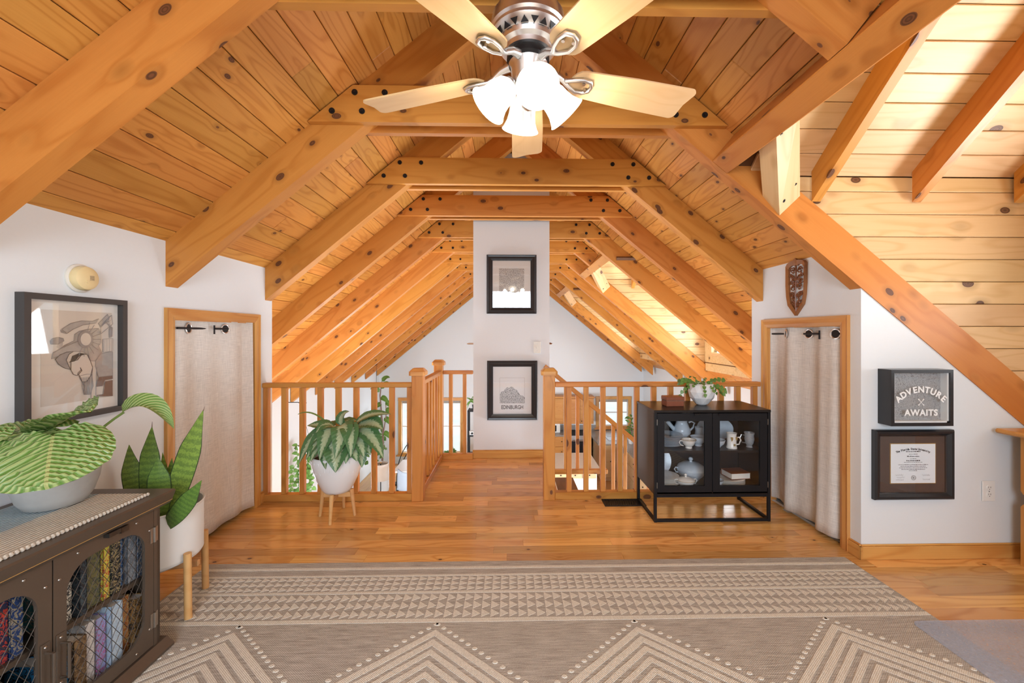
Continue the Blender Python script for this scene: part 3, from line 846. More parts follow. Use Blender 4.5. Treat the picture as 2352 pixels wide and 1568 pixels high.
ob('floor_edge_trim', join(bx(0.3755, 0.39, 3.317, 4.35, -0.26, -0.002), bx(-0.79, -0.7705, 3.317, 4.45, -0.26, -0.002), bx(-1.92, -0.77, 3.3155, 3.33, -0.26, -0.002), bx(0.375, 2.03, 3.3155, 3.33, -0.26, -0.002)), M['trim'], kind='structure')

# ================================================================ ceiling fan
FX, FY, FZ = 0.062, 1.44, 2.475
fan = thing('ceiling_fan', 'brushed nickel ceiling fan with five maple blades and four lit glass shades', 'ceiling fan', (FX, FY, 2.0))
FM = T(FX, FY, 0)
ob('canopy', lathe([(0.001, 2.474), (0.082, 2.474), (0.086, 2.462), (0.080, 2.448), (0.060, 2.44), (0.001, 2.44)], 40), M['nickel'], fan, FM, True)
hs = ob('motor_housing', lathe([(0.001, 2.445), (0.062, 2.443), (0.105, 2.425), (0.125, 2.395), (0.130, 2.365), (0.132, 2.350), (0.126, 2.342), (0.128, 2.330), (0.120, 2.318), (0.104, 2.308), (0.100, 2.292), (0.085, 2.285), (0.083, 2.270), (0.001, 2.268)], 48), M['nickel'], fan, FM, True)
vent = prism([(-0.013, -0.009), (0.013, -0.009), (0.0, 0.011)], -0.002, 0.002)
vm = mesh(*vent, M['bolt'], name='vent_hole')
for k in range(22):
    a = 2 * math.pi * k / 22
    use('vent_hole', vm, hs, FM @ T(0.114 * math.cos(a), 0.114 * math.sin(a), 2.313) @ Matrix.Rotation(a + math.pi / 2, 4, 'Z') @ Rx(38) @ (Ry(180) if k % 2 else Ry(0)))
ob('flywheel', lathe([(0.001, 2.272), (0.070, 2.272), (0.074, 2.262), (0.074, 2.246), (0.066, 2.238), (0.001, 2.238)], 40), M['bolt'], fan, FM, True)
ob('switch_housing', lathe([(0.001, 2.242), (0.064, 2.242), (0.068, 2.236), (0.060, 2.222), (0.058, 2.180), (0.052, 2.165), (0.034, 2.156), (0.030, 2.135), (0.018, 2.128), (0.016, 2.105), (0.022, 2.098), (0.020, 2.085), (0.008, 2.078), (0.001, 2.076)], 40), M['nickel'], fan, FM, True)
def blade_poly():
    L0, L1, w0, w1 = 0.155, 0.655, 0.058, 0.076
    P = []
    for k in range(9):                      # rounded root
        a = R(90 + 180 * k / 8); P.append((L0 + 0.045 + 0.045 * math.cos(a), w0 * math.sin(a)))
    P += [(0.40, -0.070), (L1 - 0.022, -w1)]
    for k in range(5):
        a = R(-90 + 90 * k / 4); P.append((L1 - 0.022 + 0.022 * math.cos(a) , -w1 + 0.022 + 0.022 * math.sin(a)))
    P += [(L1 - 0.012, 0.0)]
    for k in range(5):
        a = R(0 + 90 * k / 4); P.append((L1 - 0.030 + 0.022 * math.cos(a), w1 - 0.022 + 0.022 * math.sin(a)))
    P += [(0.40, 0.070)]
    return P
bp = blade_poly()
V, F = prism(bp, -0.003, 0.003)
blade_me = mesh(*fix([(v.x, v.z, v.y) for v in V], F), M['blade'], name='blade')
iron = join(tube([(0.066, 0, 0.036), (0.095, 0, 0.030), (0.130, 0, 0.006), (0.150, 0.010, -0.004), (0.185, 0.026, -0.010), (0.215, 0.026, -0.010), (0.236, 0.012, -0.010), (0.240, -0.006, -0.010), (0.228, -0.026, -0.010), (0.200, -0.030, -0.010), (0.165, -0.020, -0.008), (0.140, -0.004, -0.002)], [0.012, 0.011, 0.010, 0.008, 0.007, 0.007, 0.008, 0.007, 0.008, 0.007, 0.007, 0.008], 8),
            tube([(0.066, 0.0, 0.034), (0.10, 0, 0.026), (0.135, 0, 0.004)], [0.016, 0.012, 0.010], 8),
            xf(cyl(0.006, 0.005, -0.016, -0.004, 8), T(0.222, 0.012, 0)), xf(cyl(0.006, 0.005, -0.016, -0.004, 8), T(0.205, -0.016, 0)))
iron_me = mesh(*iron, M['nickel'], True, name='blade_iron', angle=60)
for k in range(5):
    A = FM @ T(0, 0, 2.205) @ Rz(88 + 72 * k)
    b = use('blade', blade_me, fan, A @ Rx(-12))
    use('blade_iron', iron_me, b, A @ Rx(-12))
shade = lathe([(0.024, 0.0), (0.030, 0.004), (0.046, 0.020), (0.053, 0.045), (0.055, 0.070), (0.060, 0.095), (0.072, 0.122), (0.078, 0.130), (0.074, 0.129), (0.056, 0.096), (0.050, 0.066), (0.047, 0.040), (0.020, 0.006)], 28)
shade_me = mesh(*shade, M['lampglass'], True, name='glass_shade')
for k, (az, tilt) in enumerate(((10, 138), (100, 138), (190, 138), (280, 138))):
    A = FM @ T(0, 0, 2.165) @ Rz(az) @ T(0.062, 0, 0.0) @ Ry(tilt)
    arm = ob('lamp_arm', join(tube([(-0.004, 0, -0.03), (0, 0, -0.012), (0, 0, 0.006)], 0.012, 10), xf(lathe([(0.001, -0.006), (0.024, -0.006), (0.027, 0.004), (0.026, 0.012), (0.001, 0.012)], 20), T(0, 0, 0))), M['nickel'], fan, A, True)
    use('glass_shade', shade_me, fan, A @ Matrix.Scale(0.90, 4))
    d = bpy.data.lights.new('bulb', 'POINT'); d.energy = 6.0; d.color = (1.0, 0.88, 0.70); d.shadow_soft_size = 0.03
    o = bpy.data.objects.new('bulb', d); COL.objects.link(o); o.location = (A @ Vector((0, 0, 0.135)))
for x in (0.012, -0.016):
    ob('pull_chain', tube([(x, 0.03, 2.13), (x, 0.032, 2.06)], 0.0012, 6), M['nickel'], fan, FM)

# ================================================================ pictures on the pillar
def picture(name, label, c, w, h, bw, dep, facing, fmat, cat='framed picture', prof=None):
    """returns (thing, matrix of the picture plane: local X right, Y up, Z out)"""
    f = Vector(facing); xr = Vector((0, 0, 1)).cross(f)
    Mx = Matrix(((xr.x, 0, f.x, c[0]), (xr.y, 0, f.y, c[1]), (xr.z, 1, f.z, c[2]), (0, 0, 0, 1)))
    t = thing(name, label, cat, c)
    frame4(w, h, bw, prof or [(0, 0), (0, dep * 0.8), (0.10, dep), (0.35, dep * 0.85), (0.55, dep), (0.8, dep * 0.75), (1, dep * 0.6), (1, 0)], 'frame_rail', fmat, t, Mx)
    ob('backing', xf(cbox(w - bw, h - bw, 0.004), T(0, 0, 0.003)), M['frame_black'], t, Mx)
    return t, Mx
def sheet(name, w, h, z, mat, parent, Mx, cx=0.0, cy=0.0):
    return ob(name, xf(cbox(w, h, 0.0012), T(cx, cy, z)), mat, parent, Mx)
def mapmat(name, ground_, ink, style):
    t = NT(name); p = t.obj()
    if style == 'streets':
        v = t.n('TexVoronoi', feature='DISTANCE_TO_EDGE'); t.l(t.vmath('MULTIPLY', p, (70, 70, 70)), v.inputs['Vector']); v.inputs['Scale'].default_value = 1
        a = t.math('LESS_THAN', v.outputs['Distance'], 0.09)
        v2 = t.n('TexVoronoi', feature='DISTANCE_TO_EDGE'); t.l(t.vmath('MULTIPLY', p, (150, 150, 150)), v2.inputs['Vector']); v2.inputs['Scale'].default_value = 1
        b = t.math('MULTIPLY', t.math('LESS_THAN', v2.outputs['Distance'], 0.08), 0.7)
        f = t.math('MAXIMUM', a, b)
    else:
        n = t.noise(p, 9.0, 5, 0.6, 0.6)
        f = t.math('LESS_THAN', t.math('FRACT', t.math('MULTIPLY', n, 22.0)), 0.22)
    return t.set(t.mix(f, ground_, ink), 0.7)
M['map_london'] = mapmat('london_street_print', (0.74, 0.70, 0.64), (0.34, 0.31, 0.28), 'streets')
M['map_edin'] = mapmat('edinburgh_street_print', (0.86, 0.88, 0.90), (0.24, 0.26, 0.28), 'streets')
M['map_topo'] = mapmat('contour_map_print', (0.42, 0.42, 0.42), (0.20, 0.19, 0.19), 'contour')
M['lbl_white'] = plain('white_lettering', (0.85, 0.85, 0.84), 0.6)
PY = 4.350
t, Mx = picture('london_map_print', 'black framed LONDON city map poster, upper picture on the white pillar', (0.014, PY, 1.823), 0.522, 0.617, 0.062, 0.022, (0, -1, 0), M['frame_black'])
sheet('paper', 0.41, 0.50, 0.006, M['paper_warm'], t, Mx)
sheet('map', 0.262, 0.262, 0.0075, M['map_london'], t, Mx, 0, 0.035)
text('lettering', 'LONDON', 0.052, M['ink'], t, Mx @ T(0, -0.150, 0.0082) @ Matrix.Diagonal((0.80, 1.1, 1, 1)), bold=0.0004)
ob('glass_pane', xf(cbox(0.41, 0.50, 0.002), T(0, 0, 0.012)), M['glass'], t, Mx)
t, Mx = picture('edinburgh_map_print', 'black framed EDINBURGH map poster, lower picture on the white pillar', (0.021, PY, 0.711), 0.526, 0.62, 0.062, 0.026, (0, -1, 0), M['frame_black'])
sheet('paper', 0.414, 0.51, 0.006, M['paper'], t, Mx)
hill = [(-0.13, -0.135)] + [(-0.13 + 0.26 * k / 14, -0.04 + 0.075 * math.sin(math.pi * min(1, (k / 14) * 1.15)) + 0.008 * math.sin(k * 2.1) - 0.065 * max(0, k / 14 - 0.55)) for k in range(15)] + [(0.13, -0.135)]
V, F = prism(hill, 0.0066, 0.0078); ob('map', fix([(v.x, v.z, v.y) for v in V], F), M['map_edin'], t, Mx)
for a, b, c, d in ((-0.13, 0.13, 0.130, 0.1315), (-0.13, 0.13, -0.1365, -0.135), (-0.131, -0.1295, -0.135, 0.131), (0.1295, 0.131, -0.135, 0.131)):
    ob('border_line', bx(a, b, c, d, 0.0066, 0.0076), M['ink_light'], t, Mx)
text('lettering', 'EDINBURGH', 0.052, M['ink'], t, Mx @ T(0, -0.180, 0.0076) @ Matrix.Diagonal((0.80, 1.1, 1, 1)), bold=0.0004)
ob('glass_pane', xf(cbox(0.414, 0.51, 0.002), T(0, 0, 0.013)), M['glass'], t, Mx)
def plate(name, label, c, facing, w, h, mat, kind_):
    f = Vector(facing); xr = Vector((0, 0, 1)).cross(f)
    Mx = Matrix(((xr.x, 0, f.x, c[0]), (xr.y, 0, f.y, c[1]), (xr.z, 1, f.z, c[2]), (0, 0, 0, 1)))
    t = thing(name, label, 'switch' if kind_ == 'switch' else 'outlet', c)
    ob('cover_plate', xf(cbox(w, h, 0.006, 0.002), T(0, 0, 0.003)), mat, t, Mx)
    if kind_ == 'switch':
        ob('toggle', xf(cbox(0.010, 0.024, 0.012, 0.001), T(0, 0, 0.008)), mat, t, Mx)
        for y in (-0.035, 0.035): ob('screw', xf(cyl(0.003, 0.003, 0.005, 0.0072, 10), T(0, y, 0)), M['steel'], t, Mx)
    else:
        for y in (-0.020, 0.020):
            s = ob('socket', xf(cyl(0.0165, 0.016, 0.005, 0.009, 24), T(0, y, 0)), mat, t, Mx, True)
            for x in (-0.006, 0.006): ob('slot', bx(x - 0.001, x + 0.001, y - 0.001, y + 0.008, 0.008, 0.0095), M['bolt'], s, Mx)
            ob('slot', xf(cyl(0.0022, 0.0022, 0.008, 0.0095, 10), T(0, y - 0.008, 0)), M['bolt'], s, Mx)
        ob('screw', xf(cyl(0.003, 0.003, 0.005, 0.0075, 10), T(0, 0, 0)), M['steel'], t, Mx)
plate('light_switch', 'cream toggle light switch on the white pillar', (0.282, PY, 1.160), (0, -1, 0), 0.075, 0.122, M['cream_plastic'], 'switch')
plate('wall_outlet', 'white double outlet on the bay wall, right of the diploma', (2.78, 2.350, 0.388), (0, -1, 0), 0.074, 0.118, M['white_trim'], 'outlet')

# ---------------------------------------------------------------- pictures on the bay wall
BY = 2.350
t, Mx = picture('adventure_shadow_box', 'deep black shadow box reading ADVENTURE AWAITS above the diploma', (2.305, BY, 0.943), 0.355, 0.315, 0.018, 0.085, (0, -1, 0), M['frame_black'], 'shadow box',
                [(0, 0), (0, 0.085), (1, 0.085), (1, 0)])
sheet('map_backing', 0.322, 0.283, 0.040, M['map_topo'], t, Mx)
for s in ((-0.150, -0.160, 0, 0), (0.150, 0.160, 0, 0)): ob('spacer', bx(min(s[0], s[1]), max(s[0], s[1]), -0.14, 0.14, 0.04, 0.076), M['white_trim'], t, Mx)
ob('spacer', bx(-0.16, 0.16, -0.141, -0.131, 0.04, 0.076), M['white_trim'], t, Mx)
word = 'ADVENTURE'
for k, ch in enumerate(word):
    a = R(-(k - 4) * 10.6); rr = 0.200
    text('letter', ch, 0.048, M['lbl_white'], t, Mx @ T(math.sin(-a) * rr * 0.95, -0.155 + math.cos(a) * rr, 0.0775) @ Matrix.Rotation(a, 4, 'Z'), bold=0.0016)
text('lettering', 'AWAITS', 0.048, M['lbl_white'], t, Mx @ T(0, -0.085, 0.0775), bold=0.0016, space=1.1)
for a in (48, -48):
    ob('arrow', xf(bx(-0.022, 0.022, -0.0012, 0.0012, 0.077, 0.078), T(0, -0.025, 0) @ Rz(a)), M['lbl_white'], t, Mx)
    for e in (-0.02, 0.02): ob('fletching', xf(xf(bx(-0.004, 0.004, -0.003, 0.003, 0.077, 0.0782), T(e, 0, 0)), T(0, -0.025, 0) @ Rz(a)), M['lbl_white'], t, Mx)
ob('glass_pane', xf(cbox(0.322, 0.283, 0.002), T(0, 0, 0.076)), M['glass'], t, Mx)
t, Mx = picture('diploma', 'university diploma in a glossy black frame with brown mat', (2.322, BY, 0.549), 0.465, 0.402, 0.040, 0.032, (0, -1, 0), M['frame_black'], 'diploma',
                [(0, 0), (0, 0.022), (0.2, 0.032), (0.5, 0.030), (0.8, 0.016), (1, 0.012), (1, 0)])
sheet('mat_board', 0.39, 0.33, 0.007, M['mat_brown'], t, Mx)
sheet('gold_border', 0.270, 0.233, 0.0082, M['gold_line'], t, Mx, 0.004, 0.004)
sheet('certificate', 0.262, 0.225, 0.0095, M['paper'], t, Mx, 0.004, 0.004)
title = 'The Florida State University'
for k, ch in enumerate(title):
    if ch == ' ': continue
    a = R(-(k - (len(title) - 1) / 2) * 1.55); rr = 0.27
    text('letter', ch, 0.0165, M['ink'], t, Mx @ T(0.004 + math.sin(-a) * rr, -0.182 + math.cos(a) * rr, 0.0104) @ Matrix.Rotation(a, 4, 'Z'), bold=0.0005)
rl = random.Random(5)
for k, (y, w, hgt) in enumerate(((0.070, 0.085, 0.006), (0.054, 0.05, 0.003), (0.042, 0.072, 0.006), (0.028, 0.036, 0.003), (0.017, 0.080, 0.006), (0.008, 0.108, 0.003), (-0.006, 0.176, 0.0035), (-0.015, 0.150, 0.0035), (-0.024, 0.164, 0.0035), (-0.033, 0.140, 0.0035), (-0.041, 0.05, 0.003))):
    x = -w / 2
    V, F = [], []
    while x < w / 2:
        l_ = rl.uniform(0.004, 0.014); q = bx(0.004 + x, 0.004 + min(x + l_, w / 2), y - hgt / 2 + 0.004, y + hgt / 2 + 0.004 - rl.uniform(0, hgt * 0.4), 0.0100, 0.0104)
        V, F = join((V, F), q); x += l_ + 0.0025
    ob('text_line', (V, F), M['ink'], t, Mx, kind='stuff')
ob('seal', join(xf(torus(0.013, 0.0012, 24, 6), T(0.006, -0.078, 0.0104)), xf(torus(0.009, 0.0008, 20, 6), T(0.006, -0.078, 0.0104)), bx(0.002, 0.010, -0.083, -0.073, 0.0100, 0.0106)), M['ink_mid'], t, Mx)
for x, y in ((-0.078, -0.062), (-0.070, -0.076), (-0.075, -0.090), (0.080, -0.064), (0.082, -0.088)):
    ob('signature', tube([(x + 0.045 * (i / 14 - 0.5), y + 0.004 * math.sin(i * 1.9) + rl.uniform(-0.002, 0.002), 0.0104) for i in range(15)], 0.0006, 4), M['ink_mid'], t, Mx)
ob('glass_pane', xf(cbox(0.39, 0.33, 0.002), T(0, 0, 0.015)), M['glass'], t, Mx)

# ---------------------------------------------------------------- large drawing on the left wall
t, Mx = picture('pencil_drawing', 'large charcoal framed pencil drawing of a helmeted profile on the left wall', (XL, 1.8595, 1.197), 0.433, 0.535, 0.024, 0.037, (1, 0, 0), M['frame_dark'], 'framed picture',
                [(0, 0), (0, 0.037), (1, 0.037), (1, 0)])
sheet('mat_board', 0.39, 0.49, 0.010, M['paper_warm'], t, Mx)
sheet('drawing_paper', 0.300, 0.398, 0.0115, M['paper_tan'], t, Mx, 0.012, 0.005)
def shape(name, pts, z, mat):
    V, F = prism(pts, z, z + 0.0004)
    ob(name, fix([(v.x, v.z, v.y) for v in V], F), mat, t, Mx)
def stroke(pts, mat, z=0.0152, r=0.0011, closed=False):
    ob('pencil_line', tube([(x, y, z) for x, y in pts], r, 4, closed), mat, t, Mx)
ell = lambda cx, cy, a, b, n=24: [(cx + a * math.cos(2 * math.pi * k / n), cy + b * math.sin(2 * math.pi * k / n)) for k in range(n)]
D0 = 0.0121
shape('sketch_helmet', [(-0.1, -0.001), (-0.095, 0.026), (-0.069, 0.039), (-0.05, 0.056), (-0.012, 0.074), (-0.009, 0.103), (0.012, 0.117), (0.045, 0.125), (0.095, 0.13), (0.105, 0.103), (0.107, 0.064), (0.095, 0.049), (0.11, 0.017), (0.082, -0.02), (0.059, -0.018), (0.049, 0.012), (0.024, 0.025), (-0.012, 0.028), (-0.05, 0.024), (-0.079, 0.008)], D0 + 0.0000, M['ink_light'])
shape('sketch_crest', [(-0.062, 0.124), (-0.025, 0.15), (0.019, 0.162), (0.068, 0.162), (0.095, 0.174), (0.082, 0.153), (0.026, 0.144), (-0.015, 0.125), (-0.042, 0.105)], D0 + 0.0002, M['ink_light'])
shape('sketch_plume', [(0.095, 0.153), (0.138, 0.197), (0.146, 0.174), (0.105, 0.134)], D0 + 0.0004, M['ink_light'])
shape('sketch_plume', [(0.105, 0.134), (0.158, 0.194), (0.163, 0.151), (0.105, 0.103)], D0 + 0.0005, M['paper_tan'])
shape('sketch_crest_end', [(-0.066, 0.122), (-0.042, 0.113), (-0.042, 0.103), (-0.064, 0.11)], D0 + 0.0007, M['ink_mid'])
shape('sketch_boss', [(-0.106, 0.075), (-0.097, 0.085), (-0.075, 0.09), (-0.056, 0.085), (-0.053, 0.074), (-0.075, 0.061), (-0.103, 0.061)], D0 + 0.0009, M['ink_mid'])
shape('sketch_boss_neck', [(-0.075, 0.061), (-0.056, 0.074), (-0.057, 0.053), (-0.069, 0.039), (-0.079, 0.047)], D0 + 0.0011, M['ink_light'])
shape('sketch_collar', [(0.082, -0.02), (0.107, 0.013), (0.163, 0.019), (0.163, -0.097), (0.095, -0.096), (0.082, -0.05)], D0 + 0.0013, M['ink_light'])
shape('sketch_edge', [(0.068, -0.045), (0.086, -0.047), (0.082, -0.194), (0.061, -0.189)], D0 + 0.0014, M['paper_tan'])
shape('sketch_beard', [(0.012, -0.082), (0.041, -0.077), (0.064, -0.079), (0.071, -0.133), (0.057, -0.171), (0.033, -0.168), (0.035, -0.129), (0.021, -0.109)], D0 + 0.0016, M['ink_light'])
shape('sketch_face', [(-0.025, -0.053), (-0.015, -0.073), (0.001, -0.079), (0.005, -0.066), (0.017, -0.056), (0.014, -0.045), (0.021, -0.06), (0.007, -0.074), (0.012, -0.089), (0.021, -0.109), (0.041, -0.111), (0.059, -0.086), (0.068, -0.049), (0.059, -0.022), (0.045, 0.009), (0.024, 0.017), (0.002, -0.011), (-0.025, -0.016)], D0 + 0.0018, M['paper_tan'])
shape('sketch_brim', [(-0.087, -0.002), (-0.075, -0.024), (-0.053, -0.041), (-0.027, -0.051), (-0.036, -0.03), (-0.044, -0.008), (-0.033, 0.016), (-0.013, 0.028), (-0.042, 0.026), (-0.069, 0.015)], D0 + 0.0020, M['ink_mid'])
shape('sketch_brow', [(-0.027, -0.016), (-0.019, 0.008), (0.012, 0.02), (0.045, 0.013), (0.012, 0.007), (-0.006, -0.007)], D0 + 0.0022, M['ink'])
shape('sketch_eye', [(-0.033, -0.02), (-0.015, -0.003), (0.005, 0.0), (-0.009, -0.016)], D0 + 0.0023, M['ink'])
shape('sketch_step', [(0.095, -0.096), (0.163, -0.095), (0.163, -0.111), (0.126, -0.113), (0.114, -0.139), (0.082, -0.139)], D0 + 0.0025, M['ink_brown'])
shape('sketch_step', [(0.126, -0.12), (0.163, -0.117), (0.163, -0.193), (0.082, -0.184), (0.088, -0.178), (0.117, -0.178)], D0 + 0.0027, M['ink_brown'])
shape('sketch_column', [(0.117, 0.079), (0.163, 0.083), (0.163, 0.023), (0.117, 0.019)], D0 + 0.0029, M['paper_tan'])
shape('sketch_slot', [(0.146, 0.126), (0.153, 0.14), (0.163, 0.135), (0.161, 0.091), (0.146, 0.085)], D0 + 0.0031, M['ink_mid'])
stroke([(-0.1, -0.001), (-0.095, 0.026), (-0.069, 0.039), (-0.05, 0.056), (-0.012, 0.074), (-0.009, 0.103), (0.012, 0.117), (0.045, 0.125), (0.095, 0.13), (0.105, 0.103), (0.107, 0.064), (0.095, 0.049), (0.11, 0.017), (0.082, -0.02), (0.059, -0.018), (0.049, 0.012), (0.024, 0.025), (-0.012, 0.028), (-0.05, 0.024), (-0.079, 0.008)], M['ink_mid'], closed=True)
stroke([(-0.062, 0.124), (-0.025, 0.15), (0.019, 0.162), (0.068, 0.162), (0.095, 0.174), (0.082, 0.153), (0.026, 0.144), (-0.015, 0.125), (-0.042, 0.105)], M['ink_mid'], closed=True)
stroke([(0.095, 0.153), (0.138, 0.197), (0.146, 0.174), (0.105, 0.134)], M['ink_mid'], closed=True)
stroke([(0.105, 0.134), (0.158, 0.194), (0.163, 0.151), (0.105, 0.103)], M['ink_mid'], closed=True)
stroke([(-0.106, 0.075), (-0.097, 0.085), (-0.075, 0.09), (-0.056, 0.085), (-0.053, 0.074), (-0.075, 0.061), (-0.103, 0.061)], M['ink_mid'], closed=True)
stroke([(-0.025, -0.053), (-0.015, -0.073), (0.001, -0.079), (0.005, -0.066), (0.017, -0.056), (0.014, -0.045), (0.021, -0.06), (0.007, -0.074), (0.012, -0.089), (0.021, -0.109), (0.041, -0.111), (0.059, -0.086), (0.068, -0.049), (0.059, -0.022), (0.045, 0.009), (0.024, 0.017), (0.002, -0.011), (-0.025, -0.016)], M['ink'], closed=True)
stroke([(0.012, -0.082), (0.041, -0.077), (0.064, -0.079), (0.071, -0.133), (0.057, -0.171), (0.033, -0.168), (0.035, -0.129), (0.021, -0.109)], M['ink_mid'], closed=True)
stroke([(0.082, -0.02), (0.107, 0.013), (0.163, 0.019), (0.163, -0.097), (0.095, -0.096), (0.082, -0.05)], M['ink_mid'], closed=True)
stroke([(0.068, -0.045), (0.086, -0.047), (0.082, -0.194), (0.061, -0.189)], M['ink_mid'], closed=True)
stroke([(0.095, -0.096), (0.163, -0.095), (0.163, -0.111), (0.126, -0.113), (0.114, -0.139), (0.082, -0.139)], M['ink_mid'], closed=True)
stroke([(0.126, -0.12), (0.163, -0.117), (0.163, -0.193), (0.082, -0.184), (0.088, -0.178), (0.117, -0.178)], M['ink_mid'], closed=True)
stroke([(-0.087, -0.002), (-0.075, -0.024), (-0.053, -0.041), (-0.027, -0.051), (-0.036, -0.03), (-0.044, -0.008), (-0.033, 0.016), (-0.013, 0.028), (-0.042, 0.026), (-0.069, 0.015)], M['ink'], closed=True)
stroke([(0.117, 0.079), (0.163, 0.083), (0.163, 0.023), (0.117, 0.019)], M['ink_mid'], closed=True)
shape('sketch_ear_disc', ell(0.037, 0.080, 0.033, 0.040), D0 + 0.0034, M['ink_mid'])
shape('sketch_ear_disc', ell(0.037, 0.080, 0.023, 0.028), D0 + 0.0040, M['paper_tan'])
for k in range(11):
    a = R(75 - k * 19)
    stroke([(0.037 + 0.034 * math.cos(a), 0.080 + 0.041 * math.sin(a)), (0.037 + 0.070 * math.cos(a), 0.080 + 0.078 * math.sin(a))], M['ink_mid'])
for k in range(6): stroke([(0.020 + 0.007 * k, -0.09), (0.022 + 0.006 * k, -0.13), (0.030 + 0.005 * k, -0.168)], M['ink_mid'])
for k in range(7): stroke([(-0.08 + 0.014 * k, 0.035 + 0.006 * k), (-0.05 + 0.012 * k, 0.055 + 0.004 * k)], M['ink_mid'], r=0.0008)
for k in range(5): stroke([(0.100 + 0.010 * k, 0.135 + 0.010 * k), (0.150 + 0.002 * k, 0.190 - 0.022 * k)], M['ink_mid'], r=0.0008)
for k in range(4): stroke([(0.124 + 0.011 * k, 0.078), (0.124 + 0.011 * k, 0.022)], M['ink_mid'], r=0.0008)
ob('glass_pane', xf(cbox(0.39, 0.49, 0.002), T(0, 0, 0.024)), M['glass'], t, Mx)

# ---------------------------------------------------------------- alarm bell on the left wall
t = thing('smoke_alarm', 'yellowed round alarm on the left wall above the drawing', 'alarm', (XL, 1.882, 1.548))
Am = T(XL, 1.882, 1.548) @ Ry(90) @ Matrix.Scale(0.86, 4)
M['yellowed'] = plain('yellowed_plastic', (0.78, 0.62, 0.33), 0.45, var=0.10)
ob('base_plate', lathe([(0.001, 0), (0.073, 0), (0.074, 0.010), (0.066, 0.016), (0.001, 0.016)], 36), M['cream_plastic'], t, Am, True)
ob('cover', lathe([(0.062, 0.016), (0.064, 0.030), (0.058, 0.046), (0.045, 0.054), (0.001, 0.056)], 36), M['yellowed'], t, Am, True)
for k in range(5): ob('grille_slot', xf(cbox(0.002, 0.022, 0.002), T(-0.012 + 0.005 * k, 0.012, 0.0562)), M['ink_brown'], t, Am)
ob('test_button', xf(cyl(0.009, 0.008, 0.055, 0.059, 16), T(0.018, -0.01, 0)), M['yellowed'], t, Am)

# ---------------------------------------------------------------- carved shield over the right closet
t = thing('carved_shield', 'dark red openwork wooden shield hung above the right closet curtain', 'wall carving', (XRW, 2.88, 1.63))
Sm = Matrix(((0, 0, -1, XRW), (-1, 0, 0, 2.88), (0, 1, 0, 1.63), (0, 0, 0, 1)))
def shield(sx, sy, dip=0.0):
    P = []
    for u in (i / 12 for i in range(13)):
        P.append((-1 + 2 * u, 0.80 + 0.16 * math.sin(math.pi * u) ** 0.4 - dip * math.exp(-((u - 0.5) * 9) ** 2) + (0.10 if abs(u - 0.5) < 0.05 else 0)))
    for v in (0.5, 0.1, -0.3, -0.62): P.append((1.0 - 0.5 * max(0, -v) ** 1.6, v))
    P.append((0, -1))
    for v in (-0.62, -0.3, 0.1, 0.5): P.append((-(1.0 - 0.5 * max(0, -v) ** 1.6), v))
    return [(x * sx, y * sy) for x, y in P]
so, si = shield(0.098, 0.200), shield(0.078, 0.170, 0.12)
n = len(so)
V = [(x, y, 0.0) for x, y in so] + [(x, y, 0.0) for x, y in si] + [(x, y, 0.022) for x, y in so] + [(x, y, 0.014) for x, y in si]
F = []
for i in range(n):
    j = (i + 1) % n
    F += [[i, j, n + j, n + i], [2 * n + i, 3 * n + i, 3 * n + j, 2 * n + j], [i, 2 * n + i, 2 * n + j, j], [n + i, n + j, 3 * n + j, 3 * n + i]]
M['carve_rim'] = plain('carved_teak_rim', (0.30, 0.115, 0.035), 0.35, var=0.2, scale=30)
ob('rim', fix(V, F), M['carve_rim'], t, Sm)
rs = random.Random(9)
for s in (-1, 1):
    for q, (cx, cy, r0, tw) in enumerate(((0.036, 0.120, 0.026, 1), (0.022, 0.065, 0.022, -1), (0.045, 0.045, 0.020, 1), (0.030, 0.000, 0.026, -1), (0.042, -0.045, 0.018, 1), (0.020, -0.070, 0.020, 1), (0.030, -0.105, 0.018, -1), (0.012, -0.130, 0.014, 1), (0.05, 0.085, 0.014, -1), (0.012, 0.03, 0.012, 1))):
        pts = []
        for k in range(22):
            a = tw * k * 0.46 + q; r_ = r0 * (1 - k / 26)
            pts.append((s * (cx + r_ * math.cos(a)), cy + r_ * math.sin(a), 0.010 + 0.004 * math.sin(k)))
        ob('scroll', tube(pts, 0.0042, 6), M['carve'], t, Sm, True)
ob('stem', join(tube([(0, 0.15, 0.012), (0.004, 0.05, 0.014), (-0.004, -0.05, 0.014), (0, -0.17, 0.012)], [0.006, 0.005, 0.005, 0.007], 6),
    *[tube([(0, y, 0.012), (s * 0.03, y + 0.025, 0.012), (s * 0.072, y + 0.03, 0.010)], 0.0035, 6) for y in (-0.12, -0.06, 0.0, 0.06) for s in (-1, 1)]), M['carve'], t, Sm, True)

# ================================================================ rug
def weave(name, a, b, sx, sy, bump=0.5):
    t = NT(name); p = t.obj()
    n1 = t.noise(t.vmath('MULTIPLY', p, (sx, sy, 1)), 1.0, 3, 0.7)
    n2 = t.noise(t.vmath('MULTIPLY', p, (260, 260, 1)), 1.0, 2, 0.6)
    f = t.math('ADD', t.math('MULTIPLY', n1, 0.62), t.math('MULTIPLY', n2, 0.38))
    c = t.ramp(f, [(0.38, b), (0.62, a)])
    xyz = t.sep(p)
    h = t.math('MULTIPLY', t.math('SINE', t.math('MULTIPLY', xyz[0], 700.0)), t.math('SINE', t.math('MULTIPLY', xyz[1], 900.0)))
    t.bump(t.math('ADD', h, f), bump, 0.0015)
    return t.set(c, 0.95, spec=0.1)
M['rug_base'] = weave('brown_flatweave', (0.59, 0.555, 0.50), (0.305, 0.272, 0.235), 9, 150)
M['rug_cream'] = weave('cream_yarn', (0.82, 0.785, 0.70), (0.66, 0.62, 0.54), 130, 60, 0.7)
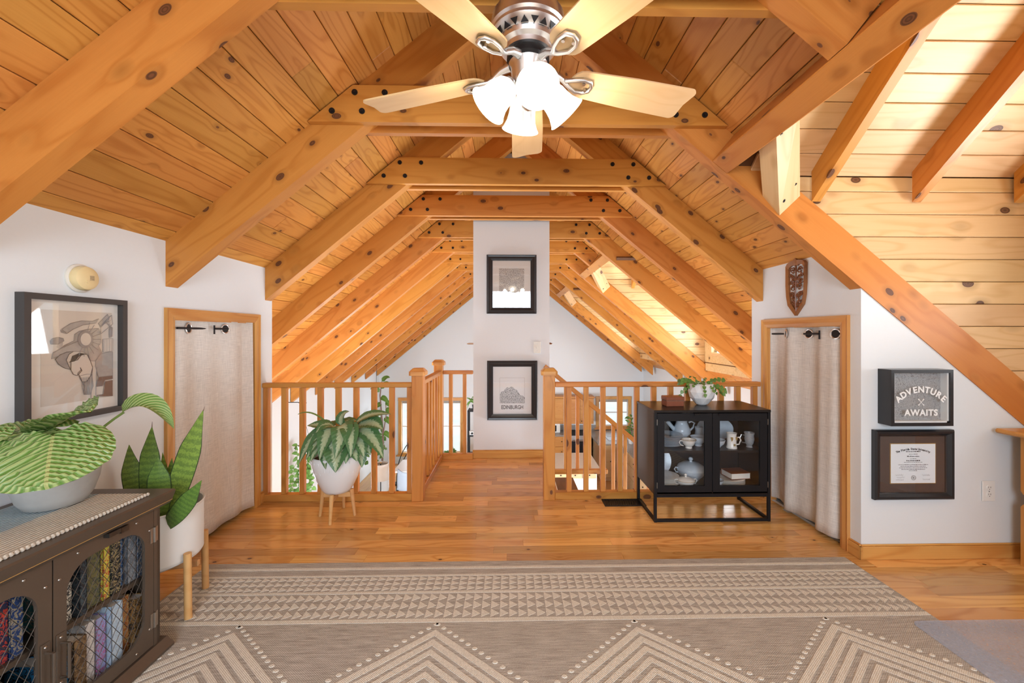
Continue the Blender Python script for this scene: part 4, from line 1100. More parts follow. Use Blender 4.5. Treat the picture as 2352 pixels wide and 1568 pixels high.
RL, RR, RN, RF = -1.70, 1.945, -1.4, 2.367
rug = thing('area_rug', 'large flatwoven brown and cream rug with triangles and chevrons', 'rug', (0.1, 1.0, 0))
ob('base_weave', bx(RL, RR, RN, RF, 0.0002, 0.0042, 0.001), M['rug_base'], rug)
zt0, zt1 = 0.0038, 0.0056
def band(y0, y1): return bx(RL + 0.004, RR - 0.004, y0, y1, zt0, zt1)
for y0, y1 in ((2.292, 2.313), (2.225, 2.240), (2.078, 2.096), (1.868, 1.892)):
    ob('cream_stripe', band(y0, y1), M['rug_cream'], rug)
ntri = 84; tw = (RR - RL - 0.02) / ntri
V, F = [], []
def tri(p, q, r):
    n = len(V)
    for z in (zt0, zt1): V.extend([(p[0], p[1], z), (q[0], q[1], z), (r[0], r[1], z)])
    F.extend([[n + 3, n + 4, n + 5], [n, n + 1, n + 4, n + 3], [n + 1, n + 2, n + 5, n + 4], [n + 2, n, n + 3, n + 5]])
for y0, rows, rh in ((2.100, 3, 0.0415), (1.896, 3, 0.060)):
    for r_ in range(rows):
        for c_ in range(ntri):
            x = RL + 0.01 + c_ * tw; yb_ = y0 + r_ * rh
            tri((x + 0.002, yb_ + 0.003), (x + tw - 0.002, yb_ + rh * 0.45), (x + 0.002, yb_ + rh - 0.002))
ob('cream_triangles', (V, F), M['rug_cream'], rug, kind='stuff')
# nested chevrons, apexes pointing to the far edge
slope = 0.835
def chev(x0, ya, w, half, V, F):
    """one chevron stripe: apex at (x0, ya), stripe thickness w measured along y"""
    for s in (-1, 1):
        n = len(V)
        q = [(x0, ya), (x0 + s * half, ya - half * slope), (x0 + s * half, ya - half * slope - w), (x0, ya - w)]
        V.extend([(x, y, zt1) for x, y in q]); V.extend([(x, y, zt0) for x, y in q])
        F.append([n, n + 1, n + 2, n + 3]); F.extend([[n + i, n + (i + 1) % 4, n + 4 + (i + 1) % 4, n + 4 + i] for i in range(4)])
V, F = [], []; V2, F2 = [], []
AP = [-1.198 - 0.877, -1.198, -0.326, 0.560, 1.437]
lim = 1.2
for x0 in AP:
    half = 0.43
    for k in range(9):
        off = 0.022 + k * 0.056
        chev(x0, 1.842 - off, 0.036 if k < 2 else 0.030, max(0.02, half - k * 0.0), V, F)
    for s in (-1, 1):
        for k in range(15):
            d = 0.004 + k * 0.0292
            cx, cy = x0 + s * d, 1.858 - d * slope
            n = len(V2)
            m = 8
            for z, r_ in ((zt0, 1.0), (zt1 + 0.001, 0.8)):
                V2.extend([(cx + 0.0125 * r_ * math.cos(2 * math.pi * i / m), cy + 0.009 * r_ * math.sin(2 * math.pi * i / m), z) for i in range(m)])
            F2.append([n + m + i for i in range(m)]); F2.extend([[n + i, n + (i + 1) % m, n + m + (i + 1) % m, n + m + i] for i in range(m)])
def clip(V, F):
    bm = bmesh.new(); vs = [bm.verts.new(v) for v in V]
    for f in F: bm.faces.new([vs[i] for i in f])
    for co, no in (((RL + 0.004, 0, 0), (-1, 0, 0)), ((RR - 0.004, 0, 0), (1, 0, 0))):
        bmesh.ops.bisect_plane(bm, geom=bm.verts[:] + bm.edges[:] + bm.faces[:], plane_co=co, plane_no=no, clear_outer=True)
    bmesh.ops.recalc_face_normals(bm, faces=bm.faces)
    bm.verts.index_update()
    out = ([v.co.copy() for v in bm.verts], [[v.index for v in f.verts] for f in bm.faces]); bm.free(); return out
ob('cream_chevrons', clip(V, F), M['rug_cream'], rug, kind='stuff')
ob('cream_dots', clip(V2, F2), M['rug_cream'], rug, kind='stuff')

# clear chair mat
tm_ = NT('frosted_vinyl')
_tr = tm_.n('BsdfTransparent'); _tr.inputs[0].default_value = (0.92, 0.94, 1, 1)
_df = tm_.n('BsdfPrincipled'); _df.inputs['Base Color'].default_value = (0.70, 0.76, 0.88, 1); _df.inputs['Roughness'].default_value = 0.28
_mx = tm_.n('MixShader'); tm_.l(tm_.math('ADD', 0.20, tm_.math('MULTIPLY', tm_.noise(tm_.obj(), 90, 2), 0.2)), _mx.inputs[0]); tm_.l(_tr.outputs[0], _mx.inputs[1]); tm_.l(_df.outputs[0], _mx.inputs[2]); tm_.l(_mx.outputs[0], tm_.out.inputs[0])
rc_ = 0.03
pts = [(1.80 + rc_ - rc_ * math.sin(R(a)), 1.825 - rc_ + rc_ * math.cos(R(a))) for a in (90, 60, 30, 0)] + [(2.95, 1.825), (2.95, 0.7), (1.80, 0.7)]
V, F = prism(pts, 0.0068, 0.0095)
cm = ob('chair_mat', fix([(v.x, v.z, v.y) for v in V], F), tm_.m)
tag(cm, 'frosted clear plastic chair mat lying on the rug corner', 'chair mat')

# floor vent
t = thing('floor_vent', 'black slotted metal floor vent left of the display cabinet', 'vent', (0.86, 3.17, 0))
ob('flange', join(bx(0.715, 1.03, 3.105, 3.118, 0.0004, 0.006, 0.001), bx(0.715, 1.03, 3.222, 3.235, 0.0004, 0.006, 0.001), bx(0.715, 0.735, 3.118, 3.222, 0.0004, 0.006), bx(1.01, 1.03, 3.118, 3.222, 0.0004, 0.006)), M['black'], t)
ob('well', bx(0.735, 1.01, 3.118, 3.222, 0.0004, 0.0012), M['bolt'], t)
for k in range(16):
    ob('slat', xf(cbox(0.006, 0.10, 0.004), T(0.745 + k * 0.0172, 3.17, 0.004) @ Rz(-12) @ Ry(30)), M['black'], t)

# ================================================================ black display cabinet
DC = thing('display_cabinet', 'black two-door glass display cabinet on a metal sled base', 'cabinet', (1.40, 3.03, 0))
cx0, cx1, cy0, cy1, cz0, cz1 = 0.995, 1.806, 2.835, 3.225, 0.190, 0.775
ob('top', bx(cx0 - 0.003, cx1 + 0.003, cy0 - 0.004, cy1, cz1 - 0.018, cz1, 0.002), M['blackwood'], DC)
for x in (cx0, cx1 - 0.016): ob('side_panel', bx(x, x + 0.016, cy0, cy1, cz0, cz1 - 0.018), M['blackwood'], DC)
ob('bottom_panel', bx(cx0 + 0.016, cx1 - 0.016, cy0 + 0.002, cy1, cz0, cz0 + 0.016), M['blackwood'], DC)
ob('back_panel', bx(cx0 + 0.016, cx1 - 0.016, cy1 - 0.008, cy1, cz0 + 0.016, cz1 - 0.018), M['blackwood'], DC)
ob('shelf', bx(cx0 + 0.016, cx1 - 0.016, cy0 + 0.028, cy1 - 0.008, 0.470, 0.486), M['blackwood'], DC)
g = 0.018
for x in (cx0 - 0.001, cx1 - g + 0.001):
    for yv in (cy0 - 0.001, cy1 - g): ob('leg', bx(x, x + g, yv, yv + g, 0.0, cz1 - 0.02), M['black'], DC)
    ob('base_bar', bx(x, x + g, cy0 + g, cy1 - g, 0.002, 0.002 + g), M['black'], DC)
ob('base_bar', bx(cx0 + g, cx1 - g, cy0 - 0.001, cy0 - 0.001 + g, 0.002, 0.002 + g), M['black'], DC)
for yv in (cy0 - 0.001, cy1 - g): ob('base_bar', bx(cx0 + g, cx1 - g, yv, yv + g, cz0 - g, cz0), M['black'], DC)
dw = (cx1 - cx0 - 0.036) / 2
for k in (0, 1):
    x0 = cx0 + 0.018 + k * dw
    z0, z1 = cz0 + 0.006, cz1 - 0.024
    Dm = T(x0 + dw / 2, cy0 + 0.018, (z0 + z1) / 2) @ Rx(90)
    d = ob('door', ringplate(dw - 0.004, z1 - z0, dw - 0.105, z1 - z0 - 0.105, 0.003, 0.016, 2), M['black'], DC, Dm)
    ob('glass_pane', xf(cbox(dw - 0.10, z1 - z0 - 0.10, 0.002), T(0, 0, 0.007)), M['glass'], d, Dm)
    hx = x0 + dw - 0.085 if k == 0 else x0 + 0.085
    ob('handle', join(bx(hx - 0.045, hx + 0.045, cy0 - 0.012, cy0 + 0.004, z1 - 0.006, z1 + 0.001), bx(hx - 0.045, hx + 0.045, cy0 - 0.012, cy0 - 0.009, z1 - 0.016, z1 - 0.005)), M['black'], d)
    for zz in (z0 + 0.06, z1 - 0.06): ob('hinge', bx((x0 - 0.002 if k == 0 else x0 + dw - 0.002), (x0 + 0.002 if k == 0 else x0 + dw + 0.002), cy0 - 0.003, cy0 + 0.004, zz - 0.02, zz + 0.02), M['steel'], d)

# ---- things inside the cabinet
M['china'] = plain('pale_blue_china', (0.62, 0.68, 0.74), 0.18, var=0.12, scale=40)
M['china_white'] = plain('white_china', (0.82, 0.80, 0.76), 0.18, var=0.06, scale=60)
M['gilt'] = plain('gilt_rim', (0.50, 0.38, 0.16), 0.3, 0.6)
def lat(name, label, cat, c, prof, mat, extras=(), group=None, n=28):
    t = thing(name, label, cat, c, group)
    ob('body', lathe(prof, n), mat, t, T(c), True)
    for nm, vf, m in extras: ob(nm, vf, m, t, T(c), True)
    return t
def handle(r0, z0, z1, out, ang=0, rad=0.0035):
    return xf(tube([(r0, 0, z1), (r0 + out * 0.7, 0, z1 + 0.004), (r0 + out, 0, (z0 + z1) / 2 + 0.008), (r0 + out * 0.6, 0, z0 + 0.004), (r0 * 0.9, 0, z0)], rad, 8), Rz(ang))
def plate_stack(x, y, z, n, r, what, mat, group, gap=0.0085):
    prof = [(0.001, 0.0), (r * 0.55, 0.0), (r * 0.58, 0.003), (r * 0.98, 0.012), (r, 0.0135), (r * 0.96, 0.0145), (r * 0.6, 0.0065), (0.001, 0.005)]
    me = mesh(*lathe(prof, 32), mat, True, name='plate')
    pos = lambda k: 'bottom' if k == 0 else ('top' if k == n - 1 else ('%s from the bottom' % ['', 'second', 'third', 'fourth', 'fifth', 'sixth', 'seventh', 'eighth'][k]))
    for k in range(n):
        o = bpy.data.objects.new('plate', me)
        place(o, T(x + 0.0015 * math.sin(k * 2.3), y, z + k * gap + 0.0005))
        tag(o, 'plate %s, %s' % (what, pos(k)), 'plate', group)
sh, bo = 0.486, 0.206
plate_stack(1.155, 3.03, sh, 8, 0.112, 'in the left stack on the upper cabinet shelf', M['china'], 'china plates in the cabinet', 0.0095)
plate_stack(1.130, 3.02, bo, 6, 0.108, 'in the left stack on the cabinet floor', M['china_white'], 'china plates in the cabinet', 0.0095)
plate_stack(1.592, 3.02, bo, 5, 0.125, 'under the old book on the cabinet floor', M['china_white'], 'china plates in the cabinet')
cupp = [(0.001, 0.0), (0.022, 0.0), (0.024, 0.006), (0.020, 0.012), (0.036, 0.026), (0.044, 0.045), (0.052, 0.062), (0.050, 0.062), (0.042, 0.045), (0.034, 0.028), (0.001, 0.018)]
lat('tea_cup', 'white teacup with its handle to the left, front of upper shelf', 'cup', (1.275, 2.93, sh), cupp, M['china_white'], [('handle', handle(0.042, 0.018, 0.05, 0.026, 180), M['china_white']), ('rim', xf(torus(0.051, 0.0015, 28, 6), T(0, 0, 0.062)), M['gilt'])])
lat('tea_cup', 'pale teacup half hidden behind the left door stile, upper shelf', 'cup', (1.372, 2.99, sh), [(r * 1.1, z * 1.1) for r, z in cupp], M['china'], [('handle', handle(0.045, 0.018, 0.05, 0.026, 20), M['china'])])
lat('tea_bowl', 'pale blue bowl behind the left edge of the right glass door', 'bowl', (1.487, 2.95, sh), [(0.001, 0), (0.025, 0), (0.028, 0.008), (0.05, 0.03), (0.058, 0.055), (0.056, 0.055), (0.045, 0.03), (0.001, 0.014)], M['china'])
# swan-like sculpted pitcher
t = thing('sculpted_pitcher', 'tall pale blue sculpted pitcher with a curling wing, upper shelf', 'pitcher', (1.305, 3.125, sh))
ob('body', lathe([(0.001, 0), (0.035, 0), (0.034, 0.01), (0.055, 0.035), (0.066, 0.07), (0.060, 0.10), (0.044, 0.13), (0.040, 0.15), (0.050, 0.18), (0.047, 0.18), (0.036, 0.15), (0.040, 0.13), (0.001, 0.11)], 24), M['china'], t, T(1.305, 3.125, sh), True)
ob('spout', tube([(0.03, 0, 0.10), (-0.01, 0, 0.165), (0.01, 0, 0.205), (0.055, 0, 0.222), (0.085, 0, 0.205)], [0.03, 0.038, 0.032, 0.022, 0.010], 12), M['china'], t, T(1.305, 3.125, sh), True)
ob('wing', tube([(-0.03, 0, 0.06), (-0.075, 0, 0.11), (-0.105, 0, 0.145), (-0.092, 0, 0.165), (-0.085, 0, 0.20)], [0.018, 0.015, 0.016, 0.010, 0.006], 8), M['china'], t, T(1.305, 3.125, sh), True)
ob('handle', tube([(0.045, 0, 0.06), (0.085, 0, 0.10), (0.10, 0, 0.135), (0.075, 0, 0.15), (0.055, 0, 0.14)], 0.007, 8), M['china'], t, T(1.305, 3.125, sh), True)
t = lat('cream_jug', 'small pale jug behind the teacups on the upper shelf', 'jug', (1.432, 3.115, sh), [(0.001, 0), (0.026, 0), (0.03, 0.05), (0.024, 0.08), (0.03, 0.11), (0.028, 0.11), (0.02, 0.08), (0.001, 0.03)], M['china'])
# oval platter leaning against the back
t = thing('oval_platter', 'large oval platter leaning at the back of the right upper shelf', 'platter', (1.575, 3.17, sh))
ob('plate', xf([(x * 1.0, y * 0.62, z) for x, y, z in lathe([(0.001, 0), (0.09, 0), (0.14, 0.014), (0.142, 0.017), (0.09, 0.006), (0.001, 0.004)], 40)[0]] and ([(x, y * 0.62, z) for x, y, z in lathe([(0.001, 0), (0.09, 0), (0.14, 0.014), (0.142, 0.017), (0.09, 0.006), (0.001, 0.004)], 40)[0]], lathe([(0.001, 0), (0.09, 0), (0.14, 0.014), (0.142, 0.017), (0.09, 0.006), (0.001, 0.004)], 40)[1]), T(0, 0, 0)), M['china'], t, T(1.575, 3.165, sh + 0.085) @ Rx(72), True)
t = lat('mug', 'white tankard mug with gold crest, right upper shelf', 'mug', (1.585, 2.93, sh), [(0.001, 0), (0.036, 0), (0.037, 0.006), (0.032, 0.02), (0.031, 0.09), (0.033, 0.102), (0.036, 0.108), (0.030, 0.106), (0.028, 0.09), (0.028, 0.02), (0.001, 0.012)], M['china_white'],
        [('handle', handle(0.030, 0.025, 0.075, 0.03, -15, 0.005), M['china_white']), ('crest', xf(xf(cyl(0.008, 0.008, 0, 0.001, 14), Rx(90)), T(0.004, -0.0335, 0.028)), M['gilt']),
         ('leaf_motif', xf(xf(prism([(-0.012, 0.016), (0.006, 0.014), (0.006, -0.002), (-0.004, -0.016)], 0, 0.001), T(-0.012, -0.0325, 0.068)), Rz(0)), M['gilt']), ('leaf_motif', xf(prism([(-0.005, 0.014), (0.010, 0.014), (0.008, -0.012), (-0.003, -0.004)], 0, 0.001), T(0.018, -0.029, 0.070)), M['gilt'])])
M['crystal'] = plain('cut_crystal', (0.80, 0.84, 0.88), 0.08, var=0.3, scale=140, Transmission_Weight=0.6)
lat('crystal_pitcher', 'small cut crystal pitcher at the right end of the upper shelf', 'pitcher', (1.725, 2.95, sh), [(0.001, 0), (0.022, 0), (0.018, 0.012), (0.028, 0.03), (0.034, 0.06), (0.030, 0.085), (0.036, 0.105), (0.034, 0.105), (0.026, 0.085), (0.030, 0.06), (0.001, 0.02)], M['crystal'], [('handle', handle(0.03, 0.03, 0.085, 0.04, 180, 0.0035), M['nickel'])], n=16)
# lower shelf
sb = [(0.001, 0), (0.034, 0), (0.036, 0.006), (0.05, 0.022), (0.064, 0.046), (0.066, 0.052), (0.062, 0.053), (0.001, 0.053)]
t = lat('sugar_bowl', 'white lidded sugar bowl with two handles on the cabinet floor', 'sugar bowl', (1.255, 2.935, bo), sb, M['china_white'],
        [('handle', handle(0.056, 0.022, 0.054, 0.026, 0), M['china_white']), ('handle', handle(0.056, 0.022, 0.054, 0.026, 180), M['china_white']),
         ('lid', lathe([(0.064, 0.053), (0.05, 0.062), (0.025, 0.070), (0.008, 0.073), (0.006, 0.080), (0.011, 0.087), (0.006, 0.095), (0.001, 0.097)], 28), M['china_white']), ('rim', xf(torus(0.065, 0.0015, 28, 6), T(0, 0, 0.053)), M['gilt'])])
lat('soup_tureen', 'large blue lidded tureen behind the sugar bowl', 'tureen', (1.365, 3.10, bo), [(0.001, 0), (0.06, 0), (0.065, 0.01), (0.095, 0.04), (0.105, 0.075), (0.10, 0.08), (0.001, 0.08)], M['china'],
    [('lid', lathe([(0.104, 0.08), (0.09, 0.105), (0.055, 0.125), (0.012, 0.132), (0.010, 0.140), (0.017, 0.150), (0.012, 0.163), (0.001, 0.166)], 28), M['china']), ('handle', handle(0.095, 0.05, 0.085, 0.03, 180, 0.005), M['china'])])
t = thing('oval_dish', 'blue serving dish leaning over the lower left plates', 'dish', (1.12, 3.13, bo + 0.06))
ob('plate', lathe([(0.001, 0), (0.07, 0), (0.115, 0.016), (0.117, 0.019), (0.07, 0.006), (0.001, 0.004)], 36), M['china'], t, T(1.125, 3.185, bo + 0.118) @ Rx(74), True)
lat('tea_cup', 'blue patterned cup at the left of the right lower shelf', 'cup', (1.462, 2.91, bo), cupp, M['china'])
t = thing('old_book', 'old brown book lying on the stacked plates in the cabinet', 'book', (1.655, 3.0, bo + 0.05))
Bm = T(1.655, 3.005, bo + 0.0495) @ Rz(6)
ob('cover', join(bx(-0.075, 0.075, -0.062, 0.062, 0.0, 0.003), bx(-0.075, 0.075, -0.062, 0.062, 0.040, 0.043), bx(-0.075, 0.075, 0.059, 0.062, 0.003, 0.040)), M['leather'], t, Bm)
ob('page_block', bx(-0.071, 0.071, -0.060, 0.059, 0.003, 0.040), M['paper_warm'], t, Bm)

# ---- things on top of the cabinet
ct = cz1
for k, (z0, z1, s) in enumerate(((0, 0.040, 0.072), (0.0405, 0.066, 0.070))):
    pass
t = thing('leather_box', 'small lidded reddish brown box on top of the display cabinet', 'box', (1.195, 3.02, ct))
Lm = T(1.195, 3.02, ct) @ Rz(4)
ob('base', bx(-0.066, 0.066, -0.045, 0.045, 0.0, 0.040, 0.003), M['leather'], t, Lm)
ob('lid', bx(-0.068, 0.068, -0.047, 0.047, 0.042, 0.070, 0.004), M['leather'], t, Lm)
ob('trim', bx(-0.0655, 0.0655, -0.0445, 0.0445, 0.039, 0.043), M['ink_brown'], t, Lm)

# ================================================================ curtains
def curtain(name, label, x, out, y0, y1, ztop, zbot, waves, amp, flare, gy, rodz, grp):
    t = thing(name, label, 'curtain', (x, (y0 + y1) / 2, zbot), grp)
    nu, nv = 120, 18
    V, F, = [], []
    for j in range(nv + 1):
        v = j / nv; z = ztop + (zbot - ztop) * v
        for i in range(nu + 1):
            u = i / nu
            A = amp * (0.75 + 0.6 * v)
            w = waves(u)
            yy = y0 + (y1 - y0) * u + 0.010 * math.sin(u * 9 + v * 2) * v
            zz = z + (flare(u) if v > 0.99 else 0) * 1.0
            V.append((x + out * (A * w + 0.030 * v * v * math.sin(math.pi * min(1, u * 1.4)) * (0.6 + 0.4 * math.sin(u * 5))), yy, zz))
    for j in range(nv):
        for i in range(nu):
            a = j * (nu + 1) + i; F.append([a, a + 1, a + nu + 2, a + nu + 1])
    # real cloth thickness
    n = len(V)
    V += [(p[0] - out * 0.002, p[1], p[2]) for p in V]
    F += [[q + n for q in f][::-1] for f in F]
    edge = [j * (nu + 1) for j in range(nv + 1)], [j * (nu + 1) + nu for j in range(nv + 1)], list(range(nu + 1)), [nv * (nu + 1) + i for i in range(nu + 1)]
    for e in edge:
        for a, b in zip(e[:-1], e[1:]): F.append([a, b, b + n, a + n])
    ob('cloth', (V, F), M['linen'], t, None, True, angle=180)
    gm = mesh(*join(torus(0.0295, 0.0052, 24, 8)), M['nickel'], True, name='grommet')
    hm = mesh(*cyl(0.0272, 0.0272, -0.0008, 0.0008, 24), M['bolt'], name='grommet_hole')
    for y, _ in gy:
        u = (y - y0) / (y1 - y0); A = amp * 0.77
        sl_ = (waves(u + 0.01) - waves(u - 0.01)) / 0.02 * A / (y1 - y0)
        nrm = Vector((out, -sl_, 0)).normalized()
        c = Vector((x + out * A * waves(u), y, rodz)) + nrm * 0.004
        G = axes(c, (0, 0, 1), nrm)
        g_ = use('grommet', gm, t, G)
        use('grommet_hole', hm, g_, G @ T(0, 0, -0.0005))
    return t
wl = lambda u: 0.55 * math.sin(u * 2 * math.pi * 1.15 + 2.2) + 0.30 * math.sin(u * 2 * math.pi * 3.1) + (1.4 * max(0, u - 0.86) / 0.14 if u > 0.86 else 0)
curtain('closet_curtain', 'oatmeal linen curtain in the left closet doorway', XL - 0.006, 1, 2.404, 3.10, 1.384, 0.035, wl, 0.018, lambda u: 0.0, ((2.512, 0), (2.83, 8)), 1.335, 'linen closet curtains')
wr = lambda u: math.sin(u * 2 * math.pi * 2.05 - 0.4) + 0.25 * math.sin(u * 2 * math.pi * 5)
curtain('closet_curtain', 'wavy oatmeal linen curtain in the right closet doorway', XRW + 0.010, -1, 2.497, 3.205, 1.348, 0.030, wr, 0.026, lambda u: 0.0, ((2.535, 0), (2.80, -10), (2.985, 14)), 1.302, 'linen closet curtains')
for (lab, x, out, segs, z) in (('black curtain rod in the left closet doorway', XL - 0.006, 1, ((2.402, 2.51), (2.70, 2.83)), 1.335), ('black curtain rod in the right closet doorway', XRW + 0.012, -1, ((2.495, 2.50), (2.66, 2.80)), 1.302)):
    t = thing('curtain_rod', lab, 'curtain rod', (x, 2.8, z), 'closet curtain rods')
    y0_, y1_ = (2.400, 3.126) if out > 0 else (2.494, 3.208)
    ob('rod', xf(cyl(0.0065, 0.0065, 0, y1_ - y0_, 12), T(x - out * 0.010, y0_, z) @ Rx(-90)), M['black'], t)
    for a, b in segs:
        ob('rod_front', xf(cyl(0.0065, 0.0065, 0, b - a, 12), T(x + out * 0.024, a, z) @ Rx(-90)), M['black'], t)
    ob('bracket', bx(x + out * 0.024 - 0.003, x + out * 0.024 + 0.003, segs[1][0] - 0.004, segs[1][0] + 0.004, z - 0.035, z + 0.022), M['black'], t)

# ================================================================ brown metal bookcase on the left
BK = thing('metal_bookcase', 'brown metal bookcase with arched wire mesh doors', 'bookcase', (-1.66, 1.34, 0))
by0, by1, bxb, bxf = 0.93, 1.725, -1.895, -1.435
TZ = 0.655
top_poly = [(bxb - 0.01, TZ - 0.048), (bxf + 0.012, TZ - 0.058), (bxf + 0.022, TZ - 0.044), (bxf + 0.036, TZ - 0.006), (bxf + 0.030, TZ), (bxb - 0.01, TZ)]
ob('top', prism(top_poly, by0 - 0.03, by1 + 0.035), M['bronze'], BK)
ob('edge_line', bx(bxf + 0.0225, bxf + 0.0235, by0 - 0.03, by1 + 0.035, TZ - 0.0445, TZ - 0.0425), M['gold_line'], BK)
for yv in (by0, by1 - 0.012): ob('side_panel', bx(bxb, bxf, yv, yv + 0.012, 0.035, TZ - 0.05), M['bronze'], BK)
ob('back_panel', bx(bxb, bxb + 0.008, by0 + 0.012, by1 - 0.012, 0.035, TZ - 0.05), M['bronze'], BK)
ob('bottom_panel', bx(bxb + 0.008, bxf - 0.022, by0 + 0.012, by1 - 0.012, 0.045, 0.060), M['bronze'], BK)
ob('shelf', bx(bxb + 0.008, bxf - 0.03, by0 + 0.012, by1 - 0.012, 0.318, 0.336), M['bronze'], BK)
ob('plinth', prism([(bxb, 0.009), (bxf + 0.034, 0.009), (bxf + 0.034, 0.018), (bxf + 0.006, 0.045), (bxb, 0.045)], by0 - 0.02, by1 + 0.03), M['bronze'], BK)
for yv in (by0 - 0.015, by1 - 0.025):
    for xv in (bxb, bxf - 0.02): ob('foot', bx(xv, xv + 0.04, yv, yv + 0.04, 0.0058, 0.0095), M['bronze'], BK)
ymid = 1.328
riv = mesh(*lathe([(0.001, 0.003), (0.0035, 0.0022), (0.005, 0.0)], 10), M['steel'], True, name='rivet')
DMX = lambda y, z, x=bxf: Matrix(((0, 0, 1, x), (1, 0, 0, y), (0, 1, 0, z), (0, 0, 0, 1)))   # local X -> +Y, local Y -> +Z, local Z -> +X
for k, (a, b) in enumerate(((by0 + 0.016, ymid - 0.002), (ymid + 0.002, by1 - 0.030))):
    z0, z1 = 0.050, TZ - 0.062
    w, h = b - a, z1 - z0; c = ((a + b) / 2, (z0 + z1) / 2)
    Dm = DMX(c[0], c[1], bxf - 0.012)
    iw, ih = w - 0.078, h - 0.100
    d = ob('door', ringplate(w, h, iw, ih, 0.085, 0.012, 8), M['bronze'], BK, Dm)
    V, F = [], []
    pitch = 0.0265
    ang = R(58)
    for sgn in (1, -1):
        dirx, diry = math.cos(ang), sgn * math.sin(ang)
        nn = int((iw + ih) / pitch) + 4
        for q in range(-nn, nn):
            o_ = q * pitch
            px, py = o_ / math.sin(ang), 0.0
            # clip the line to the opening rectangle
            ts = []
            t0, t1 = -9, 9
            for p_, d_, lim_ in ((px, dirx, iw / 2 + 0.004), (py, diry, ih / 2 + 0.004)):
                u0, u1 = sorted(((-lim_ - p_) / d_, (lim_ - p_) / d_))
                t0, t1 = max(t0, u0), min(t1, u1)
            if t1 - t0 < 0.01: continue
            A_, B_ = (px + dirx * t0, py + diry * t0, 0.0035 + 0.0012 * sgn), (px + dirx * t1, py + diry * t1, 0.0035 + 0.0012 * sgn)
            V, F = join((V, F), tube([A_, B_], 0.0012, 4))
    ob('wire_mesh', (V, F), M['mesh'], d, Dm)
    # cover the square corners behind the arch, as the mesh is cut to the opening
    for sx, sy in ((1, 1), (1, -1), (-1, 1), (-1, -1)):
        for e in ((0.020, 0.46), (0.46, 0.020)):
            use('rivet', riv, d, Dm @ T(sx * (w / 2 - (0.018 if e[0] < 0.1 else 0.075)), sy * (h / 2 - (0.075 if e[0] < 0.1 else 0.02)), 0.012))
    sgn = 1 if k == 0 else -1
    hy = sgn * (w / 2 - 0.020)
    hz = -0.06
    ob('handle', tube([(hy, hz - 0.055, 0.012), (hy - 0.0 * sgn, hz - 0.055, 0.040), (hy, hz + 0.055, 0.040), (hy, hz + 0.055, 0.012)], 0.0045, 8), M['bronze'], d, Dm)
    ob('handle_plate', xf(cbox(0.026, 0.17, 0.003, 0.001), T(hy, hz, 0.0135)), M['bronze'], d, Dm)
    for q in (-0.072, 0.072): use('rivet', riv, d, Dm @ T(hy, hz + q, 0.015))
    for q in (h / 2 - 0.10, -h / 2 + 0.10):
        yh = -sgn * (w / 2 + 0.002)
        hg = ob('hinge', join(xf(cbox(0.034, 0.06, 0.002, 0.0006), T(yh, q, 0.013)), xf(cyl(0.0045, 0.0045, -0.03, 0.03, 10), T(yh, q, 0.015) @ Rx(90))), M['steel'], d, Dm)
ob('post', bx(bxf - 0.014, bxf, by1 - 0.028, by1, 0.045, TZ - 0.05), M['bronze'], BK)
ob('post', bx(bxf - 0.014, bxf, by0, by0 + 0.014, 0.045, TZ - 0.05), M['bronze'], BK)
ob('catch', join(bx(bxf, bxf + 0.02, 1.49, 1.535, TZ - 0.075, TZ - 0.06), bx(bxf, bxf + 0.012, 1.545, 1.575, TZ - 0.085, TZ - 0.065)), M['mesh'], BK)

